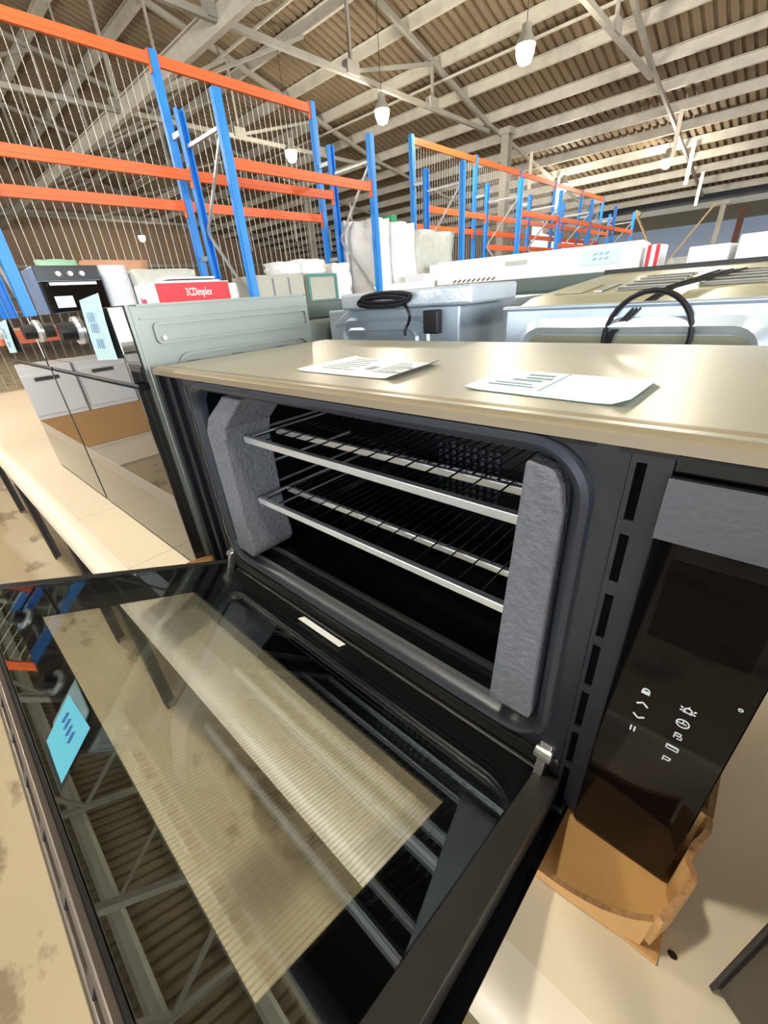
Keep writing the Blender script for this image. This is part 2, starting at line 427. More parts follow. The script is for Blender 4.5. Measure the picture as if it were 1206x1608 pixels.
# ================================================================== RACKS
XF, XB, XT = -4.94, -5.88, -6.25
FY = [0.75, 3.42, 6.1, 8.9, 11.6, 14.2, 16.9, 19.5, 22.1]
def upright(x, y, h, face=1):
    m = MB(); w, d, t = 0.10, 0.085, 0.012      # open channel, perforated face toward +x
    m.box(x - d / 2, x + d / 2, y - w / 2, y - w / 2 + t, 0, h); m.box(x - d / 2, x + d / 2, y + w / 2 - t, y + w / 2, 0, h)
    m.box(x + face * d / 2 - t / 2, x + face * d / 2 + t / 2, y - w / 2, y + w / 2, 0, h)
    m.box(x + face * d / 2 + face * 0.004 - 0.006, x + face * d / 2 + face * 0.004 + 0.006, y - 0.018, y + 0.018, 0, h)
    m.box(x - d, x + d, y - w * 0.8, y + w * 0.8, 0, 0.01)
    return m
def beam(x, y0, y1, z, h=0.12, rack=None, s=1):
    m = MB(); m.box(x - 0.025, x + 0.025, y0 + 0.06, y1 - 0.06, z - h, z)
    m.box(x + s * 0.02, x + s * 0.03, y0 + 0.06, y1 - 0.06, z - h * 0.62, z - h * 0.38)
    b = m.build('beam', M['orange'], rack)
    for y in (y0 + 0.058, y1 - 0.058): box(x - 0.03, x + 0.035, y - 0.006, y + 0.006, z - 0.2, z + 0.03).build('end_connector', M['orange'], b)
    return b
def rack(ys, label, specs, mesh=True):
    r = thing('pallet_rack', label, 'rack', (XF, ys[0], 0))
    for i, y in enumerate(ys):
        upright(XF, y, 3.62).build('post', M['blue'], r); upright(XB, y, 3.68, -1).build('post', M['blue'], r)
        upright(XT, y, 4.33).build('tall_post', M['blue'], r)
        for z in (0.35, 3.28): MB().bar((XB + 0.04, y, z), (XF - 0.04, y, z), 0.035, 0.04).build('horizontal_brace', M['galvbrace'], r)
        zz = [0.4, 1.35, 2.3, 3.25]
        for k in range(3):
            p, q = ((XF - 0.04, y, zz[k + 1]), (XB + 0.04, y, zz[k])) if k % 2 == 0 else ((XB + 0.04, y, zz[k + 1]), (XF - 0.04, y, zz[k]))
            MB().bar(p, q, 0.03, 0.035).build('diagonal_brace', M['galvbrace'], r)
        for z in (0.6, 2.0, 3.45): MB().bar((XT + 0.04, y, z), (XB - 0.04, y, z), 0.04, 0.06).build('row_spacer', M['galvbrace'], r)
    for (line, i, z) in specs:
        beam({'f': XF, 'b': XB, 't': XT}[line], ys[i], ys[i + 1], z, rack=r)
    if mesh:
        for i in range(len(ys) - 1):
            m = MB(); y = ys[i] + 0.1; x = XT - 0.06
            while y < ys[i + 1] - 0.05:
                m.box(x - 0.0035, x + 0.0035, y - 0.0035, y + 0.0035, 0.1, 4.28); y += 0.1067
            for z in (0.12, 1.45, 2.72, 4.26): m.box(x - 0.012, x - 0.006, ys[i] + 0.04, ys[i + 1] - 0.04, z - 0.005, z + 0.005)
            stuff(m.build('wire_mesh', M['mesh'], r))
    return r
FY0 = [-1.9] + FY
sp = [('f', 2, 2.99)] + [('b', i, 3.03) for i in (0, 1, 2)] + [('t', i, 2.74) for i in (0, 1, 2)] + [('t', i, 4.3) for i in (0, 1, 2)]
sp += [('f', i, 1.26) for i in (0, 1, 2)] + [('b', i, 1.26) for i in (0, 1, 2)]
rack1 = rack(FY0[:4], 'near blue and orange pallet rack at the left, backed by tall wire mesh', sp)
n2 = len(FY[3:]) - 1
sp = [('f', i, 2.99) for i in range(1, n2)] + [('b', i, 3.03) for i in range(n2)] + [('t', i, 4.3) for i in range(n2)] + [('t', i, 2.74) for i in range(n2)]
sp += [('f', i, 2.35) for i in (2, 3)] + [('b', i, 2.35) for i in (1, 2, 3, 4)] + [('f', i, 1.26) for i in range(n2)] + [('b', i, 1.26) for i in range(n2)]
rack2 = rack(FY[3:], 'far blue and orange pallet rack receding behind the wrapped pallets', sp)
for i in range(3):   # shelf decks of the near rack that carry the goods
    tag(origin(box(XB - 0.02, XF + 0.02, FY0[i] + 0.08, FY0[i + 1] - 0.08, 1.262, 1.28).build('shelf_deck', M['timber']), ((XB + XF) / 2, FY0[i] + 1.3, 1.262)),
        ['particle board deck of the rack bay nearest the picture edge', 'particle board deck under the black oven on the rack', 'particle board deck under the white bags on the rack'][i], 'shelf')
# second rack row seen between, further right
XF2 = -3.4
# ================================================================== LAMPS
def highbay(x, y, z, label, power):
    t = thing('high_bay_lamp', label, 'lamp', (x, y, z), None)
    m = MB(); prof = [(0.05, 0.36), (0.09, 0.34), (0.1, 0.22), (0.17, 0.12), (0.2, 0.04), (0.19, 0.04)]
    m.loft([[(x + r * math.cos(k * math.pi / 8), y + r * math.sin(k * math.pi / 8), z + h) for k in range(16)] for r, h in prof], cap0=True, cap1=False)
    m.build('housing', M['lampshell'], t, smooth=True)
    b = MB(); prof = [(0.03, -0.24), (0.12, -0.2), (0.17, -0.08), (0.18, 0.03), (0.1, 0.14)]
    b.loft([[(x + r * math.cos(k * math.pi / 8), y + r * math.sin(k * math.pi / 8), z + h) for k in range(16)] for r, h in prof])
    b.build('bulb', M['lamp'], t, smooth=True)
    MB().tube([(x, y, z + 0.36), (x, y, roofz(y))], 0.008, 6).build('cable', M['legm'], t)
    d = bpy.data.lights.new('lamp_light', 'POINT'); d.energy = power; d.color = (1.0, 0.93, 0.78); d.shadow_soft_size = 0.16
    o = bpy.data.objects.new('lamp_light', d); COL.objects.link(o); o.location = (0, 0, -0.45); o.parent = t
    return t
for x, y, z, lb, pw in ((-4.4, 10.25, 5.4, 'brightest glowing lamp, hanging at the top right of centre', 330), (-8.2, 10.25, 5.4, 'glowing lamp hanging above the nearer rack end', 330),
                    (-12.0, 10.25, 5.4, 'glowing lamp seen through the wire mesh', 260), (-3.96, 21.3, 4.95, 'small lamp under the far roof at the right', 300),
                    (-7.75, 21.4, 4.9, 'small lamp just above the far rack top', 300), (-0.6, 10.25, 5.4, 'lamp hanging right of the picture over the aisle', 330),
                    (-28.0, 11.6, 5.2, 'tiny lamp near the left wall behind the mesh', 200),
                    (-0.6, -0.6, 5.6, 'lamp hanging above and behind the viewer', 330), (3.2, -0.6, 5.6, 'lamp hanging above the aisle to the right of the viewer', 330), (-4.4, -0.6, 5.6, 'lamp hanging above the aisle to the left of the viewer', 330),
                    (-12.0, -0.6, 5.6, 'added unseen lamp at the left, over the rack rear, to brighten the roof', 400), (-19.6, -0.6, 5.6, 'added unseen lamp farthest to the left, to brighten the roof', 500)):  # both lamps here are added out of view to brighten the left roof
    highbay(x, y, z, lb, pw)

# ================================================================== DISPLAY TABLE
TZ = 0.79
tb = thing('display_table', 'long cream board display table carrying the row of ovens', 'table', (0, 0.5, 0))
for a, b in ((-4.2, -1.9), (-1.9, -0.6), (-0.6, -0.18), (-0.18, 1.35), (1.35, 2.6)):
    box(a + 0.0008, b - 0.0008, -0.139, 1.25, TZ - 0.03, TZ).build('board', M['table'], tb)
n = MB(); prof = []
for k in range(7):
    a = math.pi / 2 + math.pi * k / 6 * 0.5 + 0
    prof.append((-0.165 + 0.025 * math.cos(a), TZ - 0.025 + 0.025 * math.sin(a)))
prof += [(-0.19, TZ - 0.05), (-0.139, TZ - 0.05), (-0.139, TZ)]
n.prism(prof, lambda a, b: (-4.2, a, b), lambda a, b: (2.6, a, b)); n.build('front_nosing', M['nosing'], tb, smooth=True)
for x in (-3.3, -2.2, -1.07, -0.53, 1.9):
    for y in (-0.15, 1.2):
        m = MB(); m.box(x - 0.02, x + 0.02, y - 0.004, y + 0.004, 0, TZ - 0.04); m.box(x - 0.02, x - 0.012, y, y + 0.035, 0, TZ - 0.04); m.build('leg', M['legm'], tb)
box(-4.1, 2.5, 1.17, 1.2, TZ - 0.09, TZ - 0.03).build('apron', M['legm'], tb)
MB().loft([[(0.915 + 0.004 * math.cos(k * 0.785), -0.053 + 0.003 * math.sin(k * 0.785), z) for k in range(8)] for z in (TZ, TZ + 0.0006)]).build('stain_spot', M['legm'], tb)

# ================================================================== MAIN OVEN
OB, OT, OW, OD = 0.80, 1.24, 0.895, 0.415
ov = thing('wall_oven', 'open black built-in oven with pale top, racks inside and door dropped down', 'oven', (0.45, 0.2, OB))
cs = MB()
cs.box(0, OW, 0.004, OD, OT - 0.0015, OT)          # top sheet
cs.box(0, 0.0015, 0.004, OD, OB, OT); cs.box(OW - 0.0015, OW, 0.004, OD, OB, OT)
cs.box(0, OW, 0.004, OD, OB, OB + 0.0015)
cs.build('casing', M['oven_top'], ov)
box(0, OW, OD - 0.002, OD, OB, OT - 0.002).build('back_panel', M['galv'], ov)
l = MB(); l.prism([(0.02, OT + 0.0005), (0.003, OT - 0.0005), (-0.003, OT - 0.004), (-0.004, OT - 0.012), (0.004, OT - 0.012), (0.02, OT - 0.0016)], lambda a, b: (-0.004, a, b), lambda a, b: (OW + 0.004, a, b))
l.build('top_lip', M['lip'], ov, smooth=True)
# front plate with the rounded opening
HX0, HX1, HZ0, HZ1 = 0.140, 0.752, 0.892, 1.212
fp = MB(); N = 8
o0 = outrect(0.098, 0.785, OB + 0.03, OT - 0.013, N); o1 = rrect(HX0 - 0.016, HX1 + 0.016, HZ0 - 0.016, HZ1 + 0.014, 0.05, N)
fp.loft([[(x, 0.008, z) for x, z in o0], [(x, 0.0, z) for x, z in o0], [(x, 0.0, z) for x, z in o1]], caps=False)
fp.build('front_plate', M['front'], ov, smooth=True)
g = MB()
loops = [(0.016, 0.0), (0.014, -0.0055), (0.009, -0.008), (0.004, -0.0055), (0.0, 0.002), (-0.002, 0.014)]
g.loft([[(x, y, z) for x, z in rrect(HX0 - e, HX1 + e, HZ0 - e, HZ1 + e, 0.034 + e, N)] for e, y in loops], caps=False)
g.build('door_seal', M['gasket'], ov, smooth=True)
cv = MB()
cv.loft([[(x, 0.012, z) for x, z in rrect(HX0 - 0.002, HX1 + 0.002, HZ0 - 0.002, HZ1 + 0.002, 0.036, N)],
         [(x, 0.03, z) for x, z in rrect(HX0 - 0.002, HX1 + 0.002, HZ0 - 0.002, HZ1 + 0.002, 0.036, N)],
         [(x, 0.36, z) for x, z in rrect(HX0 - 0.002, HX1 + 0.002, HZ0 - 0.002, HZ1 + 0.002, 0.03, N)]], cap0=False, cap1=True)
cvo = cv.build('cavity', M['cavity'], ov, smooth=True)
# fan guard perforations and side ladders
fg = MB()
for i in range(9):
    for k in range(9):
        x, z = 0.385 + 0.016 * i, 0.955 + 0.0125 * k
        fg.box(x - 0.004, x + 0.004, 0.356, 0.359, z - 0.004, z + 0.004)
stuff(fg.build('fan_guard_grid', M['gasket'], cvo))
for z in (0.955, 1.005, 1.05, 1.12, 1.17):
    for x in (0.146, 0.746): MB().tube([(x, 0.05, z), (x, 0.33, z)], 0.0025, 6).build('shelf_runner', M['chrome'], cvo)
MB().box(0.15, 0.742, 0.045, 0.052, 0.891, 0.899).build('floor_rim', M['steel'], cvo)
MB().box(0.15, 0.742, 0.052, 0.34, 0.891, 0.894).build('floor_tray', M['cavity'], cvo)
MB().box(0.155, 0.738, 0.010, 0.016, 0.8905, 0.8955).build('floor_lip', M['steel'], cvo)
# left service strip
ls = MB(); ls.box(0.002, 0.098, 0.006, 0.012, OB + 0.005, OT - 0.013)
for a, b, d in ((0.002, 0.012, -0.004), (0.046, 0.058, -0.003), (0.09, 0.099, -0.002)): ls.box(a, b, d, 0.01, OB + 0.005, OT - 0.013)
ls.build('left_pillar', M['pillar'], ov, bevel=0.0015)
for z0, z1 in ((1.174, 1.216), (1.117, 1.157), (1.061, 1.101), (1.0, 1.04), (0.919, 0.957)):
    box(0.103, 0.111, -0.0012, 0.0, z0, z1).build('seal_slot', M['gasket'], ov)
for x0, x1 in ((0.30, 0.37), (0.40, 0.47), (0.54, 0.61), (0.655, 0.704), (0.718, 0.762), (0.777, 0.822)):
    box(x0, x1, -0.0012, 0.0, OT - 0.0165, OT - 0.0135).build('vent_slot', M['black'], ov)
# divider and control panel
dv = MB(); dv.box(0.786, 0.81, 0.004, 0.012, OB + 0.004, OT - 0.012); dv.box(0.7855, 0.789, -0.001, 0.012, OB + 0.004, OT - 0.012); dv.box(0.7955, 0.81, -0.001, 0.006, OB + 0.004, OT - 0.012)
for z0, z1 in ((1.218, 1.228), (1.162, 1.174), (1.106, 1.119), (1.05, 1.06), (0.99, 1.0), (0.93, 0.94), (0.87, 0.88)): dv.box(0.789, 0.7955, -0.001, 0.006, z0, z1)
dv.build('divider_strip', M['front'], ov)
box(0.7892, 0.7953, 0.0032, 0.0038, OB + 0.006, OT - 0.014).build('slot_backing', M['void'], ov)  # near-black strip paints the shade inside the deep slots
box(0.8102, OW, -0.001, 0.02, OT - 0.0255, OT - 0.013).build('panel_head', M['black'], ov, bevel=0.002)
cp = box(0.81, OW + 0.001, -0.0045, 0.02, OB, OT - 0.026).build('control_panel', M['panel'], ov, bevel=0.0012)
f = MB(); f.box(0.8095, OW + 0.0015, -0.0056, -0.0047, 1.168, 1.2125); f.build('protective_film', M['grey_film'], cp)
box(0.8235, 0.884, -0.0049, -0.0043, 1.085, 1.155).build('display', M['displaym'], cp)
def icon(polys):
    m = MB()
    for cx, cz, pts in polys:
        m.prism([(cx + a, cz + b) for a, b in pts], lambda a, b: (a, -0.0050, b), lambda a, b: (a, -0.0044, b))
    return m.build('icon', M['icon'], cp)
def stroke(pts, w=0.0009):
    out = []
    for (ax, az), (bx_, bz) in zip(pts[:-1], pts[1:]):
        d = Vector((bx_ - ax, bz - az)); n_ = Vector((-d.y, d.x)).normalized() * (w / 2)
        out.append([(ax + n_.x, az + n_.y), (bx_ + n_.x, bz + n_.y), (bx_ - n_.x, bz - n_.y), (ax - n_.x, az - n_.y)])
    return out
def icons(cx, cz, strokes, w=0.0009):
    icon([(cx, cz, q) for s in strokes for q in stroke(s, w)])
circ = lambda r, a0=0, a1=360, n=12: [(r * math.cos(math.radians(a0 + (a1 - a0) * k / n)), r * math.sin(math.radians(a0 + (a1 - a0) * k / n))) for k in range(n + 1)]
icons(0.8345, 1.029, [[(-0.003, -0.0027), (0.003, -0.0027)], [(-0.003, -0.0016), (0.003, -0.0016)], [(-0.003, -0.0005), (0.003, -0.0005)], [(x, z + 0.0004) for x, z in circ(0.0022, 0, 180)]], 0.0012)
icons(0.835, 1.0135, [[(-0.004, -0.0015), (0, 0.002), (0.004, -0.0015)]], 0.0013)
icons(0.835, 0.998, [[(-0.004, 0.0015), (0, -0.002), (0.004, 0.0015)]], 0.0013)
icons(0.834, 0.981, [[(-0.0014, -0.003), (-0.0014, 0.003)], [(0.0014, -0.003), (0.0014, 0.003)]], 0.0012)
icons(0.863, 1.029, [circ(0.0024), [(-0.003, -0.0025), (0.003, -0.0025)], [(0.0035, 0.001), (0.005, 0.002)], [(-0.0035, 0.001), (-0.005, 0.002)], [(0.003, -0.001), (0.005, -0.002)], [(-0.003, -0.001), (-0.005, -0.002)], [(0, 0.0025), (0, 0.004)]], 0.001)
icons(0.863, 1.0135, [circ(0.0042), [(0, 0.003), (0, 0), (0.0025, 0)], [(-0.0042, 0), (0, 0)]])
icons(0.863, 0.998, [[(-0.002, -0.003), (-0.002, 0.003), (0.002, 0.003), (0.002, 0), (-0.002, 0)], [(0, -0.003), (0.003, -0.003), (0.003, 0)]])
icons(0.863, 0.982, [[(-0.004, -0.0022), (0.004, -0.0022), (0.004, 0.0022), (-0.004, 0.0022), (-0.004, -0.0022)], [(-0.004, 0.0012), (0.004, 0.0012)]])
icons(0.862, 0.966, [[(-0.002, -0.003), (-0.002, 0.0025), (0.003, 0.0025), (0.002, -0.001), (-0.002, -0.001)]])
icons(0.8885, 1.052, [circ(0.0012, n=8)], 0.0008)
# ---- dropped door: local frame x, s (out along the door), o (above the outer glass)
ANG = 0.409
DU = Vector((0, -math.cos(ANG), math.sin(ANG))); DN = Vector((0, math.sin(ANG), math.cos(ANG)))
def D(x, s, o): return Vector((x, 0, OB)) + DU * s + DN * o
def dbox(m, x0, x1, s0, s1, o0, o1):
    return m.hexa([D(x0, s0, o0), D(x1, s0, o0), D(x1, s1, o0), D(x0, s1, o0), D(x0, s0, o1), D(x1, s0, o1), D(x1, s1, o1), D(x0, s1, o1)])
door = MB()
dbox(door, 0.003, 0.8, 0.004, 0.024, 0.004, 0.012)
dbox(door, 0.10, 0.13, 0.03, 0.396, 0.0045, 0.036); dbox(door, 0.742, 0.762, 0.03, 0.396, 0.0045, 0.036)
dbox(door, 0.13, 0.742, 0.03, 0.058, 0.0045, 0.036); dbox(door, 0.13, 0.742, 0.378, 0.396, 0.0045, 0.036)
door = door.build('door', M['blacks'], ov, bevel=0.0015)
og = MB(); WX0, WX1, WS0, WS1 = 0.122, 0.706, 0.112, 0.342
dbox(og, 0.0, WX0, 0.0, 0.413, 0.0, 0.004); dbox(og, WX1, 0.803, 0.0, 0.413, 0.0, 0.004); dbox(og, WX0, WX1, 0.0, WS0, 0.0, 0.004); dbox(og, WX0, WX1, WS1, 0.413, 0.0, 0.004)
og = og.build('outer_glass', M['gloss'], door)
dbox(MB(), WX0, WX1, WS0, WS1, 0.0012, 0.0028).build('screen_pane', M['screen'], og)
ig = MB(); IX0, IX1, IS0, IS1 = 0.145, 0.716, 0.10, 0.362
for a in ((0.092, IX0, 0.022, 0.405), (IX1, 0.763, 0.022, 0.405), (IX0, IX1, 0.022, IS0), (IX0, IX1, IS1, 0.405)): dbox(ig, a[0], a[1], a[2], a[3], 0.0362, 0.0372)
ig = ig.build('inner_glass', M['gloss'], door)
dbox(MB(), 0.092, 0.763, 0.022, 0.405, 0.0375, 0.041).build('clear_pane', M['inner'], ig)
for a, b in ((0.074, 0.0912), (0.7638, 0.789)):
    dbox(MB(), a, b, 0.006, 0.405, 0.0045, 0.0415).build('side_rail', M['satin'], door, bevel=0.0012)
# slotted top rail of the door
tr = MB(); dbox(tr, 0.0, 0.803, 0.4055, 0.4085, 0.004, 0.037)
tro = tr.build('top_rail', M['blacks'], door)
rr = MB()
dbox(rr, 0.0, 0.803, 0.4085, 0.414, 0.0285, 0.037); dbox(rr, 0.0, 0.803, 0.4085, 0.413, 0.0042, 0.010)
rr.build('rail_edge', mat('brown_grey_alloy', (104, 96, 92), 0.35, 0.6), tro, bevel=0.001)
x = 0.02
al = mat('dark_alloy', (74, 72, 76), 0.38, 0.5)
while x < 0.78:
    m = MB(); dbox(m, x, x + 0.05, 0.4085, 0.4115, 0.0165, 0.0225); dbox(m, x + 0.05, x + 0.062, 0.4085, 0.4125, 0.010, 0.0285); m.build('rail_slat', al, tro); x += 0.062
dbox(MB(), 0.36, 0.462, 0.036, 0.050, 0.0411, 0.0415).build('white_label', M['paper'], door)['label'] = 'narrow white label near the door hinge edge'
for k, xx in enumerate((0.108, 0.768)):
    h = MB(); h.bar((xx, -0.004, 0.872), D(xx, 0.03, 0.03), 0.009, 0.012); h.bar((xx, 0.012, 0.892), (xx, -0.006, 0.868), 0.013, 0.012)
    h.cyl((xx - 0.009, -0.004, 0.874), (xx + 0.009, -0.004, 0.874), 0.008, 12); h.build('hinge', M['steel'], ov, bevel=0.001)
# sill between cavity and door
s = MB(); s.box(0.10, 0.785, -0.004, 0.01, 0.848, 0.872); s.box(0.12, 0.77, -0.009, 0.004, 0.832, 0.846); s.build('sill', M['blacks'], ov, bevel=0.003)
box(0.135, 0.755, -0.0098, -0.0088, 0.837, 0.842).build('sill_strip', M['steel'], ov)
# cyan tag on the door
tg = MB(); P = [(0.444, 0.398), (0.386, 0.369), (0.447, 0.366), (0.500, 0.399)]
tg.loft([[D(a, b, 0.0414) for a, b in P], [D(a, b, 0.0418) for a, b in P]])
tg = tag(origin(tg.build('paper_tag', M['cyanpaper']), D(0.444, 0.384, 0.0414)), 'cyan paper tag lying on the top edge of the open oven door', 'tag')
ink = MB()
for k in range(4):
    a0 = D(0.415 + 0.010 * k, 0.376 + 0.0008 * k, 0.042); ink.bar(a0, a0 + (D(0.425, 0.3835, 0) - D(0.412, 0.376, 0)) * 0.9, 0.0022, 0.0004, DN)
ink.build('handwriting', M['blueink'], tg)

# wire racks inside
def wire_rack(z, y0, label, dense):
    t = thing('wire_rack', label, 'oven rack', (0.46, 0.16, z), 'wire racks in the oven')
    x0, x1, y1 = 0.216, 0.738, 0.335
    fr = MB(); fr.bar((x0, y0, z), (x1, y0, z), 0.009, 0.011); fr.bar((x0, y1, z), (x1, y1, z), 0.007, 0.007)
    fr.tube([(x0, y0 - 0.004, z), (x0 - 0.004, y0 + 0.05, z), (x0 - 0.004, y1, z)], 0.003); fr.tube([(x1, y0, z), (x1, y1, z)], 0.003)
    fr.build('front_and_side_frame', M['chrome'], t, bevel=0.0015)
    MB().bar((x0, y0 + 0.062, z - 0.002), (x1, y0 + 0.062, z - 0.002), 0.008, 0.010).build('cross_bar', M['chrome'], t, bevel=0.0015)
    MB().bar((x0, y0 + 0.2, z - 0.004), (x1, y0 + 0.2, z - 0.004), 0.006, 0.006).build('cross_bar', M['chrome'], t, bevel=0.0015)
    k = 0; x = x0 + 0.015
    while x < x1:
        if dense or k % 2 == 0: MB().tube([(x, y0 - 0.002, z + 0.0035), (x, y1, z + 0.0035)], 0.0012, 6).build('rung', M['rung'], t)
        else: MB().tube([(x, y0 + 0.06, z + 0.003), (x, y1, z + 0.003)], 0.0012, 6).build('rung', M['rung'], t)
        x += 0.0165; k += 1
wire_rack(1.131, 0.031, 'upper chrome wire rack inside the open oven', False)
wire_rack(1.017, 0.031, 'lower chrome wire rack inside the open oven', False)
# foam corner protectors
def foam(front, y0, y1, label, loc):
    m = MB(); m.loft([[(x, y0, z) for x, z in front], [(x, y1, z) for x, z in front]])
    return tag(origin(m.build('foam_block', M['foam'], bevel=0.003), loc), label, 'packing foam')
foam([(0.150, 0.906), (0.200, 0.902), (0.213, 0.918), (0.213, 0.934), (0.203, 0.97), (0.206, 1.128), (0.217, 1.155), (0.283, 1.208), (0.234, 1.2095), (0.168, 1.168), (0.149, 1.142)], -0.003, 0.085,
     'bent grey foam strip packed in the left side of the oven opening', (0.18, 0.03, 0.903))
foam([(0.701, 0.920), (0.748, 0.920), (0.7475, 0.96), (0.749, 1.17), (0.745, 1.19), (0.738, 1.203), (0.716, 1.207)], -0.010, 0.024,
     'straight grey foam block standing in the right side of the oven opening', (0.73, 0.01, 0.921))
# papers on top
def sheetpaper(name, pts, material, label, lines, cat='paper'):
    m = MB(); n_ = 6
    def P(u, v):
        a = Vector(pts[0]).lerp(Vector(pts[1]), u); b = Vector(pts[3]).lerp(Vector(pts[2]), u); p = a.lerp(b, v)
        e = max(0, abs(u - 0.5) * 2 - 0.75) * 4
        return Vector((p.x, p.y, OT + 0.0006 + 0.006 * e * e * (1 if u > 0.5 else 0.4)))
    for dz in (0, 0.0005):
        for i in range(n_ * 2 + 1):
            for k in range(n_ + 1):
                q = P(i / n_ / 2, k / n_); m.v.append((q.x, q.y, q.z + dz))
    nn = (n_ * 2 + 1) * (n_ + 1)
    for i in range(n_ * 2):
        for k in range(n_):
            a = i * (n_ + 1) + k
            m.f.append((a, a + 1, a + n_ + 2, a + n_ + 1)); m.f.append((nn + a, nn + a + n_ + 1, nn + a + n_ + 2, nn + a + 1))
    base = Vector((sum(p[0] for p in pts) / 4, sum(p[1] for p in pts) / 4, OT + 0.0006))
    o = tag(origin(m.build(name, material, smooth=True), base), label, cat)
    ln = MB()
    for (u0, u1, v, th) in lines:
        a, b, c, d = P(u0, v), P(u1, v), P(u1, v + th), P(u0, v + th)
        ln.hexa([q + Vector((0, 0, 0.0007)) for q in (a, b, c, d)] + [q + Vector((0, 0, 0.0009)) for q in (a, b, c, d)])
    ln.build('print', M['ink'], o)
    return o
rl = [(0.52, 0.6, 0.45, 0.2)] + [(0.1 + 0.02 * random.random(), 0.5 * random.uniform(.7, 1), 0.12 + 0.1 * k, 0.03) for k in range(7)] + [(0.65, 0.65 + random.uniform(.12, .28), 0.15 + 0.09 * k, 0.03) for k in range(7)]
sheetpaper('energy_leaflet', [(0.331, 0.194), (0.511, 0.176), (0.522, 0.066), (0.336, 0.069)], M['paper'], 'white printed sheet lying on the open oven, left of the blue one', rl)
sheetpaper('price_sheet', [(0.614, 0.165), (0.770, 0.153), (0.768, 0.048), (0.618, 0.059)], M['bluepaper'], 'pale blue price sheet lying on the open oven, right of the white one',
           [(0.22, 0.4, 0.16, 0.06), (0.24, 0.42, 0.3, 0.06), (0.18, 0.38, 0.42, 0.06), (0.1, 0.36, 0.6, 0.03), (0.08, 0.4, 0.7, 0.03), (0.46, 0.468, 0.02, 0.8)])
# cardboard tray under the oven
ct = thing('cardboard_tray', 'torn brown cardboard tray under the open oven', 'cardboard', (0.45, 0.2, TZ))
box(-0.027, 0.905, -0.07, 0.44, TZ + 0.0005, TZ + 0.0055).build('base_sheet', M['card'], ct)
def wallsheet(name, path, th=0.005):
    raw = [Vector(p) for p in path]; path = []
    for i in range(len(raw) - 1):      # smooth the bends of the board
        p0, p1, p2, p3 = raw[max(i - 1, 0)], raw[i], raw[i + 1], raw[min(i + 2, len(raw) - 1)]
        for k in range(5):
            u = k / 5
            path.append(0.5 * ((2 * p1) + (p2 - p0) * u + (2 * p0 - 5 * p1 + 4 * p2 - p3) * u * u + (3 * p1 - p0 - 3 * p2 + p3) * u ** 3))
    path.append(raw[-1])
    m = MB(); m2 = MB(); A = []; B = []
    for i, (x, y, z) in enumerate(path):
        p = Vector((x, y, 0)); a = Vector(path[max(i - 1, 0)]); b = Vector(path[min(i + 1, len(path) - 1)])
        d = (b - a); nrm = Vector((d.y, -d.x, 0)).normalized() * th
        A.append((x, y, z)); B.append((x + nrm.x, y + nrm.y, z))
    n_ = len(path)
    for i in range(n_ - 1):
        q = [A[i], A[i + 1], B[i + 1], B[i]]
        m.hexa([Vector((v[0], v[1], TZ + 0.0008)) for v in q] + [Vector(v) for v in q])
        m2.hexa([Vector(v) + Vector((0, 0, 0.0001)) for v in q] + [Vector(v) + Vector((0, 0, 0.0008)) for v in q])
    o = m.build(name, M['card'], ct); m2.build('torn_rim', M['cardedge'], o)
wallsheet('front_flap', [(0.60, -0.068, 0.808), (0.70, -0.07, 0.806), (0.80, -0.072, 0.806), (0.845, -0.069, 0.812), (0.872, -0.066, 0.828), (0.890, -0.062, 0.846)])
wallsheet('side_flap', [(0.893, -0.060, 0.846), (0.899, -0.045, 0.856), (0.906, -0.025, 0.866), (0.901, -0.010, 0.862), (0.902, 0.004, 0.866), (0.907, 0.014, 0.882), (0.905, 0.03, 0.888), (0.906, 0.06, 0.889), (0.906, 0.43, 0.889)])
wallsheet('left_flap', [(-0.014, 0.43, 0.7985), (-0.014, 0.03, 0.7985), (-0.016, 0.012, 0.815), (-0.020, -0.055, 0.824)])

